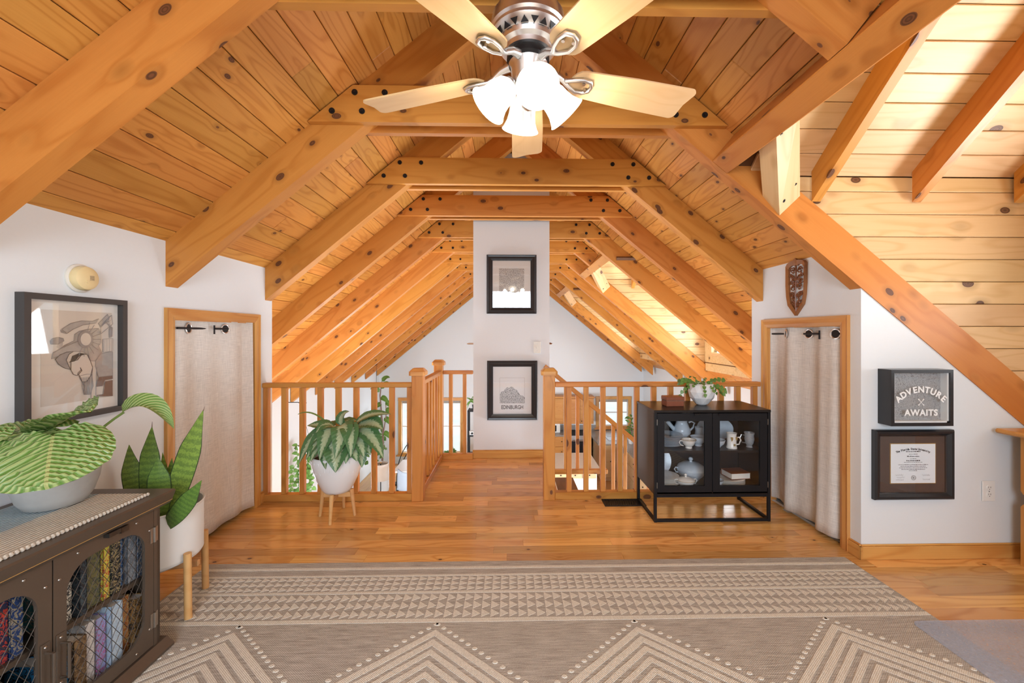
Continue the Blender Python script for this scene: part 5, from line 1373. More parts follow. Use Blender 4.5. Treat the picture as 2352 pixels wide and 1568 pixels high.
# books behind the mesh, spines to the front
def spine_print(name, col, ink, sc):
    t = NT(name); p = t.obj()
    n = t.noise(t.vmath('MULTIPLY', p, (sc, sc, sc)), 1.0, 3, 0.6, 1.5)
    f = t.math('GREATER_THAN', t.math('FRACT', t.math('MULTIPLY', n, 6.0)), 0.62)
    return t.set(t.mix(f, col, ink), 0.5)
BKS_TOP = [(0.958, 0.030, 0.19, (0.05, 0.30, 0.36), (0.6, 0.6, 0.5), 'teal hardback with pale print'), (0.992, 0.034, 0.20, (0.035, 0.03, 0.03), (0.3, 0.22, 0.1), 'black hardback with bronze print'),
           (1.03, 0.05, 0.215, (0.02, 0.03, 0.09), (0.42, 0.03, 0.02), 'navy hardback with red flames'), (1.085, 0.03, 0.20, (0.02, 0.06, 0.18), (0.4, 0.35, 0.2), 'dark blue hardback with gold flecks'), (1.12, 0.045, 0.21, (0.10, 0.05, 0.03), (0.3, 0.2, 0.1), 'brown patterned hardback'),
           (1.20, 0.05, 0.215, (0.015, 0.02, 0.06), (0.50, 0.05, 0.03), 'midnight blue book with scarlet pattern'), (1.254, 0.03, 0.21, (0.02, 0.05, 0.16), (0.35, 0.3, 0.2), 'blue book with silver speckled spine'),
           (1.372, 0.022, 0.195, (0.10, 0.42, 0.50), (0.5, 0.6, 0.6), 'turquoise paperback'), (1.398, 0.036, 0.125, (0.74, 0.70, 0.60), (0.05, 0.05, 0.05), 'short cream book with a black animal drawing'),
           (1.438, 0.026, 0.215, (0.012, 0.018, 0.03), (0.05, 0.08, 0.10), 'black hardback'), (1.467, 0.056, 0.215, (0.16, 0.15, 0.06), (0.05, 0.07, 0.06), 'thick olive and gold patterned book'), (1.526, 0.026, 0.22, (0.62, 0.58, 0.08), (0.50, 0.10, 0.05), 'yellow book with red and green print'),
           (1.555, 0.034, 0.215, (0.010, 0.015, 0.018), (0.35, 0.28, 0.14), 'black book with gold titling'), (1.592, 0.030, 0.21, (0.03, 0.10, 0.28), (0.25, 0.35, 0.5), 'royal blue book'), (1.625, 0.04, 0.20, (0.16, 0.18, 0.21), (0.3, 0.32, 0.35), 'slate grey book'), (1.667, 0.030, 0.195, (0.07, 0.09, 0.14), (0.3, 0.3, 0.3), 'dark grey-blue book')]
BKS_BOT = [(0.96, 0.05, 0.19, (0.10, 0.06, 0.04), (0.3, 0.2, 0.1), 'brown book'), (1.02, 0.04, 0.18, (0.03, 0.03, 0.04), (0.2, 0.2, 0.2), 'charcoal book'), (1.07, 0.05, 0.20, (0.02, 0.04, 0.10), (0.3, 0.05, 0.03), 'navy and red book'), (1.13, 0.05, 0.19, (0.04, 0.03, 0.03), (0.3, 0.2, 0.1), 'black and bronze book'), (1.20, 0.05, 0.2, (0.03, 0.03, 0.06), (0.2, 0.2, 0.3), 'dark violet book'),
           (1.372, 0.050, 0.16, (0.03, 0.22, 0.45), (0.02, 0.03, 0.05), 'bright blue book with dark print'), (1.425, 0.042, 0.20, (0.11, 0.065, 0.03), (0.30, 0.20, 0.10), 'brown book with gilt branches'), (1.470, 0.036, 0.225, (0.72, 0.71, 0.70), (0.50, 0.50, 0.52), 'white hardback'),
           (1.510, 0.040, 0.215, (0.34, 0.38, 0.66), (0.45, 0.15, 0.35), 'lavender book with pink flowers'), (1.553, 0.044, 0.235, (0.45, 0.60, 0.76), (0.60, 0.72, 0.82), 'pale sky blue book'), (1.602, 0.044, 0.225, (0.36, 0.12, 0.035), (0.50, 0.35, 0.15), 'rust orange book'), (1.650, 0.045, 0.20, (0.30, 0.17, 0.06), (0.05, 0.04, 0.03), 'ochre and black patterned book')]
for row, (bs, z0) in enumerate(((BKS_TOP, 0.3365), (BKS_BOT, 0.0605))):
    for (y_, w, h, col, ink, desc) in bs:
        h = min(h, 0.245)
        mt = spine_print('spine_' + desc.replace(' ', '_')[:40], col, ink, 26)
        b = thing('book', '%s on the %s shelf of the metal bookcase' % (desc, 'upper' if row == 0 else 'lower'), 'book', (bxf - 0.05, y_ + w / 2, z0), 'books in the metal bookcase')
        xb, xf_ = bxf - 0.20, bxf - 0.042 - 0.012 * math.sin(y_ * 60)
        ob('cover', join(bx(xb, xf_, y_, y_ + 0.0025, z0, z0 + h), bx(xb, xf_, y_ + w - 0.003, y_ + w - 0.0005, z0, z0 + h), bx(xf_ - 0.003, xf_, y_, y_ + w - 0.0005, z0, z0 + h, 0.0008)), mt, b)
        ob('page_block', bx(xb + 0.003, xf_ - 0.003, y_ + 0.0025, y_ + w - 0.003, z0 + 0.003, z0 + h - 0.004), M['paper_warm'], b)

# woven runner on the bookcase
tr_ = NT('braided_runner'); p = tr_.obj(); xyz = tr_.sep(p)
n1 = tr_.noise(tr_.vmath('MULTIPLY', p, (55, 130, 1)), 1.0, 3, 0.6)
edge = tr_.math('GREATER_THAN', tr_.math('ADD', xyz[0], tr_.math('MULTIPLY', tr_.noise(p, 30, 2), 0.03)), 0.035)
cc = tr_.mix(edge, tr_.mix(n1, (0.28, 0.36, 0.40), (0.58, 0.64, 0.66)), tr_.mix(n1, (0.56, 0.48, 0.38), (0.82, 0.75, 0.66)))
tr_.bump(tr_.math('ADD', n1, tr_.math('SINE', tr_.math('MULTIPLY', xyz[0], 420))), 0.9, 0.003)
M['runner'] = tr_.set(cc, 0.95, spec=0.1)
ru = thing('braided_runner', 'braided cream and blue-grey runner on the bookcase top', 'table runner', (-1.66, 1.28, TZ))
V, F = [], []
nx = 17
strips = []
ob('cloth', bx(-0.195, 0.215, -0.40, 0.40, 0.0005, 0.007, 0.003), M['runner'], ru, T(-1.66, 1.29, TZ))
for k in range(58):
    strips.append(xf(ball(0.0062, 8, 6), T(0.214, -0.39 + k * 0.0137, 0.0062)))
ob('braided_edge', join(*strips), M['runner'], ru, T(-1.66, 1.29, TZ), True, kind='stuff')

# ================================================================ desk at the right edge
dk = thing('wooden_desk', 'pine desk corner with scalloped side panel at the right edge', 'desk', (3.0, 2.0, 0))
piece('desk_top', (3.02, 2.03, 0.748), (0.48, 0.58, 0.026), M['rail'], dk, (1, 0, 0), ch=0.008)
def side(x):
    poly = [(1.80, 0.0), (2.265, 0.0), (2.265, 0.33), (2.255, 0.345), (2.232, 0.365), (2.232, 0.385), (2.255, 0.405), (2.265, 0.42), (2.265, 0.734), (1.80, 0.734)]
    V, F = prism_y(poly, x, x + 0.022)
    Mq = axes((x, 2.03, 0.36), (0, 0, 1), (1, 0, 0)); Mi = Mq.inverted()
    ob('side_panel', ([Mi @ v for v in V], F), M['rail'], dk, Mq)
side(2.868); side(3.20)
piece('apron', (3.04, 2.22, 0.68), (0.30, 0.02, 0.10), M['rail'], dk, (1, 0, 0))

# ================================================================ plants
def leafmat(name, style):
    t = NT(name)
    uv = t.n('UVMap'); xyz = t.sep(uv.outputs[0])
    a = t.math('MULTIPLY', t.math('ABSOLUTE', t.math('SUBTRACT', xyz[0], 0.5)), 2.0)
    v = xyz[1]
    cmb = t.n('CombineXYZ'); t.l(a, cmb.inputs[0]); t.l(v, cmb.inputs[1])
    if style == 'aglaonema':
        n = t.noise(t.vmath('MULTIPLY', uv.outputs[0], (9, 26, 1)), 1.0, 4, 0.65, 0.8)
        rib = t.math('SINE', t.math('MULTIPLY', t.math('SUBTRACT', v, t.math('MULTIPLY', a, 0.16)), 70.0))
        f = t.math('ADD', t.math('ADD', a, t.math('MULTIPLY', n, 0.85)), t.math('MULTIPLY', rib, 0.05))
        c = t.ramp(f, [(0.42, (0.40, 0.46, 0.27)), (0.80, (0.33, 0.42, 0.25)), (0.90, (0.055, 0.13, 0.045)), (1.0, (0.07, 0.17, 0.06))])
        t.bump(rib, 0.25, 0.002); rough = 0.38
    elif style == 'calathea':
        band = t.math('SINE', t.math('MULTIPLY', t.math('SUBTRACT', v, t.math('MULTIPLY', a, 0.38)), 75.0))
        fine = t.math('SINE', t.math('MULTIPLY', t.math('SUBTRACT', v, t.math('MULTIPLY', a, 0.38)), 225.0))
        f = t.math('ADD', t.math('MULTIPLY', band, 0.5), 0.5)
        n = t.noise(t.vmath('MULTIPLY', uv.outputs[0], (6, 6, 1)), 1.0, 3)
        c = t.mix(t.math('MULTIPLY', f, t.math('ADD', 0.55, n)), (0.105, 0.235, 0.038), (0.36, 0.45, 0.17))
        c = t.mix(t.math('LESS_THAN', a, 0.03), c, (0.40, 0.44, 0.16))
        c = t.mix(0.0, c, (0.13, 0.30, 0.06))
        t.bump(t.math('ADD', band, t.math('MULTIPLY', fine, 0.2)), 0.6, 0.004); rough = 0.30
    elif style == 'snake':
        n = t.noise(t.vmath('MULTIPLY', uv.outputs[0], (7, 40, 1)), 1.0, 4, 0.6, 1.2)
        w = t.math('SINE', t.math('ADD', t.math('MULTIPLY', v, 95.0), t.math('MULTIPLY', n, 14.0)))
        f = t.math('ADD', t.math('MULTIPLY', w, 0.5), 0.5)
        info = t.n('ObjectInfo')
        base = t.mix(info.outputs['Random'], (0.15, 0.27, 0.045), (0.34, 0.48, 0.08))
        c = t.mix(t.math('MULTIPLY', f, 0.55), base, (0.045, 0.105, 0.028))
        c = t.mix(t.math('GREATER_THAN', a, 0.93), c, (0.03, 0.06, 0.02)); rough = 0.42
    else:
        n = t.noise(t.vmath('MULTIPLY', uv.outputs[0], (5, 5, 1)), 1.0, 3)
        info = t.n('ObjectInfo')
        c = t.mix(n, (0.05, 0.13, 0.025), (0.16, 0.32, 0.06))
        c = t.mix(t.math('LESS_THAN', a, 0.05), c, (0.25, 0.36, 0.12)); rough = 0.4
    t.set(c, rough, spec=0.45)
    t.b.inputs['Subsurface Weight'].default_value = 0.0
    return t.m
for k in ('aglaonema', 'calathea', 'snake', 'green'): M['leaf_' + k] = leafmat('leaf_' + k, k)
def put_leaf(parent, mat, *a, **k):
    V, F, UV = leaf(*a, **k)
    return ob('leaf', (V, F), mat, parent, None, True, UV, angle=180)

# ---------------------------------------------------------------- silver-leaved plant on the round stand
PC = Vector((-1.237, 2.988, 0))
stn = thing('plant_stand', 'beech four-legged plant stand under the ribbed white pot', 'plant stand', PC)
LEGS = [(-1.228, 2.846), (-1.359, 2.984), (-1.115, 2.993), (-1.247, 3.130)]
for x, y in LEGS:
    d = Vector((x, y, 0)) - PC
    ob('leg', tube([(x, y, 0.0), PC + d * 0.80 + Vector((0, 0, 0.192))], [0.010, 0.0155], 14), M['stand'], stn, None, True)
for a, b in ((0, 3), (1, 2)):
    pa, pb = [PC + (Vector((*LEGS[k], 0)) - PC) * 0.80 for k in (a, b)]
    beam('cross_bar', pa + Vector((0, 0, 0.155 if a else 0.155)), pb + Vector((0, 0, 0.155)), 0.020, 0.040, M['stand'], stn)
ag = thing('potted_aglaonema', 'silver and green leafy plant in a ribbed white pot on the stand', 'potted plant', PC + Vector((0, 0, 0.176)))
pot = lathe([(0.001, 0), (0.070, 0.0), (0.088, 0.008), (0.105, 0.030), (0.140, 0.105), (0.165, 0.180), (0.175, 0.225), (0.174, 0.262), (0.168, 0.270), (0.160, 0.262), (0.160, 0.235), (0.001, 0.235)], 48)
Pm = T(PC + Vector((0, 0, 0.176)))
po = ob('pot', pot, M['ceramic'], ag, Pm, True)
rp = random.Random(4)
for k in range(26):
    a = 2 * math.pi * k / 26; l_ = rp.uniform(0.05, 0.09)
    z1 = 0.245; z0 = z1 - l_
    r1 = 0.1755; r0 = 0.1755 - max(0, (0.225 - z0)) * 0.30
    ob('glaze_drip', tube([((r1 - 0.0015) * math.cos(a), (r1 - 0.0015) * math.sin(a), z1), ((r0 - 0.001) * math.cos(a), (r0 - 0.001) * math.sin(a), z0)], [0.005, 0.006], 8), M['ceramic'], po, Pm, True)
ob('soil', cyl(0.158, 0.158, 0.232, 0.240, 32), M['soil'], ag, Pm)
AG = [((-1.252, 2.98, 0.609), (-1.376, 2.93, 0.66), (-1.447, 2.86, 0.408), 0.047), ((-1.243, 2.98, 0.609), (-1.305, 2.9, 0.657), (-1.385, 2.83, 0.445), 0.042),
      ((-1.238, 2.98, 0.629), (-1.248, 2.88, 0.719), (-1.274, 2.79, 0.457), 0.05), ((-1.223, 2.98, 0.629), (-1.117, 2.86, 0.746), (-1.158, 2.76, 0.472), 0.052),
      ((-1.193, 2.98, 0.619), (-1.084, 2.86, 0.741), (-1.063, 2.78, 0.479), 0.044), ((-1.159, 2.98, 0.609), (-1.005, 2.92, 0.7), (-0.865, 2.84, 0.451), 0.052),
      ((-1.223, 2.98, 0.569), (-1.163, 2.80, 0.567), (-1.16, 2.77, 0.381), 0.062), ((-1.242, 2.99, 0.607), (-1.331, 2.98, 0.669), (-1.458, 3.0, 0.643), 0.040),
      ((-1.148, 2.99, 0.626), (-1.036, 2.98, 0.752), (-0.851, 2.97, 0.728), 0.038), ((-1.144, 2.98, 0.618), (-0.99, 2.93, 0.717), (-0.882, 2.88, 0.64), 0.055),
      ((-1.243, 2.98, 0.589), (-1.296, 2.86, 0.552), (-1.237, 2.80, 0.393), 0.032), ((-1.169, 2.98, 0.569), (-1.067, 2.84, 0.546), (-1.033, 2.81, 0.442), 0.038),
      ((-1.138, 2.99, 0.566), (-1.045, 2.95, 0.517), (-1.043, 2.93, 0.361), 0.036), ((-1.164, 2.98, 0.589), (-1.039, 2.88, 0.631), (-0.993, 2.83, 0.461), 0.045),
      ((-1.216, 3.0, 0.604), (-1.231, 3.0, 0.734), (-1.165, 3.02, 0.74), 0.036), ((-1.252, 2.98, 0.579), (-1.357, 2.93, 0.553), (-1.391, 2.92, 0.435), 0.042),
      ((-1.228, 3.03, 0.607), (-1.205, 3.06, 0.682), (-1.122, 3.08, 0.657), 0.05), ((-1.263, 3.03, 0.607), (-1.341, 3.06, 0.662), (-1.401, 3.08, 0.586), 0.05), ((-1.203, 3.03, 0.577), (-1.071, 3.08, 0.626), (-1.026, 3.10, 0.508), 0.05),
      ((-1.26, 2.96, 0.55), (-1.32, 2.86, 0.58), (-1.345, 2.82, 0.44), 0.04), ((-1.20, 2.97, 0.58), (-1.20, 2.86, 0.64), (-1.215, 2.80, 0.45), 0.045), ((-1.17, 2.97, 0.56), (-1.10, 2.86, 0.60), (-1.105, 2.80, 0.43), 0.042),
      ((-1.15, 2.98, 0.55), (-1.02, 2.90, 0.60), (-0.96, 2.86, 0.47), 0.042), ((-1.27, 2.99, 0.56), (-1.40, 2.95, 0.60), (-1.43, 2.93, 0.47), 0.040), ((-1.21, 2.99, 0.62), (-1.17, 2.93, 0.70), (-1.09, 2.88, 0.63), 0.045), ((-1.24, 2.99, 0.62), (-1.28, 2.93, 0.70), (-1.34, 2.88, 0.62), 0.045)]
for k, (a, b, c, w) in enumerate(AG):
    mid = (Vector(a) + Vector(b) * 2 + Vector(c)) / 4 - Vector((-1.215, 3.0, 0.50))
    put_leaf(ag, M['leaf_aglaonema'], a, b, c, w * 1.38, hint=(mid.x * 0.8, mid.y * 1.6 - 0.12, mid.z * 0.6 + 0.25), shape='lance', fold=0.22, wave=0.03, nv=14, start=0.16)
    ob('stem', tube(bez((-1.22 + 0.02 * math.sin(k * 3), 2.99 + 0.02 * math.cos(k * 5), 0.41), (Vector(a) * 0.6 + Vector((-1.22, 2.99, 0.5)) * 0.4), Vector(a) * 0.71 + Vector(b) * 0.27 + Vector(c) * 0.02, 6), 0.004, 6), M['stem_pale'] if k % 3 else M['stem'], ag)
ob('tendril', tube(bez((-1.261, 3.0, 0.604), (-1.418, 3.02, 0.781), (-1.553, 3.06, 0.714), 12), [0.006] * 9 + [0.005, 0.004, 0.003, 0.002], 6), M['stem'], ag)

# ---------------------------------------------------------------- snake plant in the white planter
SCc = Vector((-1.662, 1.972, 0))
st2 = thing('planter_legs', 'beech leg ring holding the large white planter', 'plant stand', SCc)
for k, (x, y) in enumerate(((-1.472, 1.917), (-1.566, 2.127), (-1.76, 2.02), (-1.70, 1.80))):
    d = (Vector((x, y, 0)) - SCc).normalized() * 0.199
    ob('leg', tube([SCc + d * 1.02 + Vector((0, 0, 0.0065)), SCc + d + Vector((0, 0, 0.302))], 0.0155, 14), M['stand'], st2, None, True)
for a in (15, 105):
    v = Vector((math.cos(R(a)), math.sin(R(a)), 0)) * 0.175
    beam('cross_bar', SCc - v + Vector((0, 0, 0.205)), SCc + v + Vector((0, 0, 0.205)), 0.02, 0.03, M['stand'], st2)
sn = thing('potted_snake_plant', 'snake plant in a large round white planter on beech legs', 'potted plant', SCc + Vector((0, 0, 0.222)))
Sm2 = T(SCc + Vector((0, 0, 0.222)))
prof = [(0.001, 0), (0.085, 0.0), (0.115, 0.008), (0.142, 0.030)]
for k in range(22):
    z = 0.035 + k * 0.0108; prof += [(0.145 + 0.055 * min(1, (k + 1) / 9) ** 0.6, z), (0.146 + 0.055 * min(1, (k + 1) / 9) ** 0.6 + 0.0006, z + 0.006)]
prof = [(min(r, 0.1655) if z > 0.03 else r, z) for r, z in prof]
prof += [(0.200 - 0.03, 0.277), (0.198 - 0.03, 0.281), (0.192 - 0.03, 0.277), (0.188 - 0.03, 0.20), (0.001, 0.20)]
ob('planter', lathe(prof, 56), M['planter'], sn, Sm2 @ Matrix.Diagonal((1.10, 1.10, 1, 1)), True, angle=50)
ob('soil', cyl(0.170, 0.170, 0.196, 0.212, 32), M['soil'], sn, Sm2)
SN = [((-1.724, 2.0, 0.413), (-1.80, 2.0, 0.569), (-1.807, 2.0, 0.776), 0.045), ((-1.682, 1.97, 0.426), (-1.69, 1.96, 0.659), (-1.658, 1.95, 0.873), 0.041), ((-1.606, 1.93, 0.43), (-1.603, 1.92, 0.597), (-1.606, 1.92, 0.741), 0.046),
      ((-1.594, 1.96, 0.43), (-1.522, 1.95, 0.661), (-1.409, 1.93, 0.953), 0.047), ((-1.55, 1.875, 0.43), (-1.432, 1.83, 0.525), (-1.336, 1.82, 0.668), 0.038), ((-1.673, 2.03, 0.42), (-1.662, 2.03, 0.557), (-1.676, 2.03, 0.731), 0.022),
      ((-1.79, 2.03, 0.42), (-1.83, 2.03, 0.498), (-1.855, 2.03, 0.594), 0.025), ((-1.637, 2.02, 0.42), (-1.643, 2.02, 0.56), (-1.623, 2.02, 0.706), 0.025)]
for a, b, c, w in SN:
    put_leaf(sn, M['leaf_snake'], a, b, c, w, hint=(0.35, -1, 0.15), shape='sword', fold=-0.10, wave=0.0, nv=18)
ob('dry_tip', join(tube([(-1.658, 1.95, 0.868), (-1.657, 1.95, 0.895)], [0.002, 0.0006], 5), tube([(-1.409, 1.93, 0.948), (-1.404, 1.93, 0.968)], [0.002, 0.0006], 5)), M['ink_brown'], sn)

# ---------------------------------------------------------------- large round-leaved plant on the bookcase
TZ2 = TZ + 0.0075
cb = thing('potted_calathea', 'plant with huge round striped leaves in a grey concrete bowl', 'potted plant', (-1.70, 1.585, TZ2))
Cm = T(-1.70, 1.585, TZ2) @ Matrix.Diagonal((0.90, 0.98, 1, 1))
ob('pot', lathe([(0.001, 0), (0.072, 0.0), (0.088, 0.006), (0.108, 0.035), (0.124, 0.085), (0.132, 0.140), (0.135, 0.195), (0.126, 0.198), (0.122, 0.150), (0.001, 0.150)], 48), M['concrete'], cb, Cm, True)
ob('soil', cyl(0.121, 0.121, 0.148, 0.158, 32), M['soil'], cb, Cm)
def round_leaf(parent, mat, base, tip, wid, up, droop=0.0, cup=0.12, ang0=0.0):
    """heart-shaped nearly round blade; base = where the stalk joins, tip = far end"""
    base, tip, up = Vector(base), Vector(tip), Vector(up)
    d = tip - base; L = d.length; d.normalize(); s = d.cross(up).normalized(); n = s.cross(d)
    V, F, UV = [], [], []
    nv, nu = 22, 16
    for j in range(nv + 1):
        v = j / nv
        for i in range(nu + 1):
            u = -1 + 2 * i / nu; au = abs(u)
            w = wid * math.sqrt(max(0, 1 - (2 * (0.10 + 0.90 * v) - 1) ** 2)) ** 0.9
            back = 0.16 * L * (1 - v) ** 2 * math.sin(min(1, au * 1.15) * math.pi * 0.62) * 1.4
            along = L * v - back
            zz = cup * w * au ** 1.5 - droop * L * v * v - 0.10 * wid * au ** 3 + 0.006 * math.sin((along / L - 0.38 * au * w / wid) * 75) * min(1, au * 3)
            V.append(base + d * along + s * (u * w) + n * zz); UV.append((0.5 + 0.5 * u * w / wid, along / L))
    for j in range(nv):
        for i in range(nu):
            a = j * (nu + 1) + i; F.append([a, a + 1, a + nu + 2, a + nu + 1])
    return ob('leaf', (V, F), mat, parent, None, True, UV, angle=180)
round_leaf(cb, M['leaf_calathea'], (-1.512, 1.40, 0.965), (-1.405, 1.275, 0.856), 0.150, (0.55, -0.95, 0.78), 0.10, -0.05)
round_leaf(cb, M['leaf_calathea'], (-1.632, 1.515, 0.968), (-1.405, 1.40, 1.062), 0.085, (0.02, -0.35, 0.92), 0.06, 0.55)
round_leaf(cb, M['leaf_calathea'], (-1.630, 1.515, 0.966), (-1.835, 1.45, 0.975), 0.085, (0.0, -0.25, 0.96), 0.10, 0.10)
round_leaf(cb, M['leaf_calathea'], (-1.70, 1.42, 0.945), (-1.80, 1.27, 0.88), 0.085, (0.10, -0.75, 0.70), 0.10, 0.10)
put_leaf(cb, M['leaf_calathea'], (-1.489, 1.62, 0.999), (-1.425, 1.66, 1.062), (-1.359, 1.70, 0.918), 0.045, hint=(0.35, -0.35, 0.9), shape='lance', fold=0.75, nv=16)
for a, b, c in (((-1.68, 1.57, 0.80), (-1.58, 1.46, 0.93), (-1.505, 1.392, 0.956)), ((-1.70, 1.58, 0.80), (-1.63, 1.52, 0.90), (-1.632, 1.515, 0.968)), ((-1.66, 1.60, 0.80), (-1.563, 1.55, 0.92), (-1.485, 1.622, 1.0)), ((-1.73, 1.56, 0.80), (-1.68, 1.45, 0.90), (-1.70, 1.42, 0.945))):
    ob('stem', tube(bez(a, b, c, 8), 0.0045, 7), M['stem'], cb, None, True)

# ---------------------------------------------------------------- small plant on the display cabinet
sp = thing('potted_cactus', 'bushy segmented green plant in a faceted white pot on the cabinet', 'potted plant', (1.424, 3.05, ct))
V, F = [], []
rings = [(0.030, 0.0), (0.045, 0.008), (0.085, 0.055), (0.098, 0.100), (0.090, 0.150), (0.080, 0.160), (0.074, 0.150), (0.080, 0.11), (0.001, 0.11)]
n = 12
for j, (r, z) in enumerate(rings):
    for i in range(n):
        a = 2 * math.pi * (i + 0.5 * (j % 2)) / n; rr = r * (1.0 if (i + j) % 2 else 0.965)
        V.append((rr * math.cos(a), rr * math.sin(a), z))
for j in range(len(rings) - 1):
    for i in range(n):
        a, b = j * n + i, j * n + (i + 1) % n
        c, d = (j + 1) * n + i, (j + 1) * n + (i + 1) % n
        if j % 2: F += [[a, d, c], [a, b, d]]
        else: F += [[a, b, c], [b, d, c]]
F.append(list(range(n))[::-1])
ob('pot', (V, F), M['ceramic'], sp, T(1.424, 3.05, ct))
rk = random.Random(21)
for k in range(30):
    a = 2 * math.pi * k / 30 + rk.uniform(-0.15, 0.15)
    p = Vector((1.424 + 0.045 * math.cos(a), 3.05 + 0.04 * math.sin(a), ct + 0.125))
    ln = rk.uniform(0.10, 0.155); el = rk.uniform(0.15, 1.0) if k % 4 else 1.15
    for q in range(5):
        dirv = Vector((math.cos(a) * math.cos(el), math.sin(a) * math.cos(el) * 0.75, math.sin(el)))
        e = p + dirv * (ln / 4.2)
        put_leaf(sp, M['leaf_green'], p, (p + e) / 2 + Vector((0, 0, 0.004)), e, rk.uniform(0.010, 0.015), hint=(0.3 * math.sin(a), -1.0, 0.6), shape='oval', fold=0.1, nv=5, nu=4)
        p = e; el -= 0.38

# ================================================================ storey below, seen through the railing
# kitchen wall cabinets
def wall_cabinet(x0, x1, lab):
    t = thing('wall_cabinet', lab, 'cabinet', ((x0 + x1) / 2, 11.25, -1.12), 'oak kitchen wall cabinets')
    ob('body', bx(x0, x1, 11.12, 11.44, -1.12, -0.43), M['oak_cab'], t)
    n = 2 if x1 - x0 > 0.5 else 1
    w = (x1 - x0) / n
    for k in range(n):
        a, b = x0 + k * w + 0.006, x0 + (k + 1) * w - 0.006
        d = ob('door', xf(ringplate(b - a, 0.67, b - a - 0.13, 0.54, 0.01, 0.02, 2), T((a + b) / 2, 11.12, -0.775) @ Rx(90)), M['oak_cab'], t)
        ob('door_panel', bx(a + 0.06, b - 0.06, 11.105, 11.12, -1.05, -0.50), M['oak_cab'], d)
        ob('knob', xf(ball(0.014, 10, 6), T(b - 0.04 if k == 0 else a + 0.04, 11.085, -1.04)), M['bolt'], d, None, True)
    ob('crown', bx(x0 - 0.02, x1 + 0.03, 11.08, 11.44, -0.43, -0.38, 0.01), M['oak_cab'], t)
wall_cabinet(0.78, 1.48, 'oak kitchen wall cabinet next to the white pillar')
wall_cabinet(1.50, 2.25, 'oak kitchen wall cabinet left of the kitchen window')
def base_cabinet(name, lab, x0, x1, y0, y1, mat, face, rows, cols, group):
    t = thing(name, lab, 'cabinet', ((x0 + x1) / 2, (y0 + y1) / 2, -2.26), group)
    ob('body', bx(x0, x1, y0, y1, -2.262, -1.39), mat, t)
    for c in range(cols):
        for r_ in range(rows):
            hh = (0.80) / rows
            z0 = -2.18 + r_ * hh; z1 = z0 + hh - 0.012
            if face == 'y':
                w = (x1 - x0) / cols; a, b = x0 + c * w + 0.008, x0 + (c + 1) * w - 0.008
                d = ob('drawer', bx(a, b, y0 - 0.02, y0, z0, z1, 0.004), mat, t)
                ob('knob', xf(ball(0.014, 10, 6), T((a + b) / 2, y0 - 0.032, (z0 + z1) / 2)), M['bolt'], d, None, True)
            else:
                w = (y1 - y0) / cols; a, b = y0 + c * w + 0.008, y0 + (c + 1) * w - 0.008
                d = ob('drawer', bx(x0 - 0.02, x0, a, b, z0, z1, 0.004), mat, t)
                ob('knob', xf(ball(0.014, 10, 6), T(x0 - 0.032, (a + b) / 2, (z0 + z1) / 2)), M['bolt'], d, None, True)
    return t
base_cabinet('base_cabinet', 'oak base cabinet with drawers under the microwave', 0.75, 1.55, 10.85, 11.44, M['oak_cab'], 'y', 3, 2, 'kitchen base cabinets')
base_cabinet('base_cabinet', 'pale maple sink base below the kitchen window', 2.20, 2.66, 10.0, 11.44, M['pale_cab'], 'y', 1, 1, 'kitchen base cabinets')
base_cabinet('base_cabinet', 'far pale maple drawer unit along the right kitchen wall', 2.70, 3.4, 8.6, 9.8, M['pale_cab'], 'x', 3, 2, 'kitchen base cabinets')
base_cabinet('base_cabinet', 'near pale maple drawer unit along the right kitchen wall', 2.70, 3.4, 7.4, 8.58, M['pale_cab'], 'x', 3, 2, 'kitchen base cabinets')
w_ = ob('kitchen_worktop', join(bx(0.72, 1.55, 10.82, 11.44, -1.388, -1.35, 0.004), bx(2.12, 3.70, 9.94, 11.44, -1.388, -1.35, 0.004), bx(2.66, 3.70, 7.38, 9.94, -1.388, -1.35, 0.004), bx(0.72, 2.4, 11.42, 11.445, -1.35, -1.22)), M['granite'])
tag(w_, 'granite kitchen worktop running around to the right wall', 'worktop')
t = thing('kitchen_sink', 'steel sink set into the granite below the window', 'sink', (2.8, 10.6, -1.35))
ob('rim', xf(ringplate(0.6, 0.42, 0.54, 0.36, 0.04, 0.008), T(2.75, 10.45, -1.350)), M['stainless'], t)
ob('basin', bx(2.48, 3.02, 10.27, 10.63, -1.349, -1.347), M['stainless'], t)
ob('tap', tube([(2.9, 10.75, -1.35), (2.9, 10.75, -1.12), (2.88, 10.70, -1.05), (2.82, 10.58, -1.06), (2.80, 10.54, -1.12)], 0.014, 8), M['stainless'], t, None, True)
t = thing('kitchen_range', 'dark oven range between the oak cabinets', 'oven', (1.8, 11.1, -2.26))
ob('body', bx(1.56, 2.11, 10.86, 11.44, -2.262, -1.37), M['stainless'], t)
ob('cooktop', bx(1.56, 2.11, 10.84, 11.44, -1.37, -1.355), M['black'], t)
ob('oven_door', bx(1.60, 2.07, 10.84, 10.86, -2.10, -1.52, 0.004), M['black'], t)
ob('handle', xf(cyl(0.012, 0.012, 0, 0.4, 10), T(1.64, 10.815, -1.50) @ Ry(90)), M['steel'], t)
t = thing('microwave', 'small white microwave on the worktop beside the pillar', 'microwave', (1.12, 11.2, -1.35))
ob('case', bx(0.95, 1.34, 11.08, 11.40, -1.349, -0.98 - 0.13, 0.01), M['white_trim'], t)
ob('door_window', bx(1.0, 1.24, 11.072, 11.08, -1.31, -1.15), M['black'], t)
ob('keypad', bx(1.26, 1.32, 11.074, 11.08, -1.32, -1.14), M['cream_plastic'], t)
isl = thing('kitchen_island', 'pale topped kitchen island with drawers below the stairs', 'kitchen island', (1.2, 8.65, -2.26))
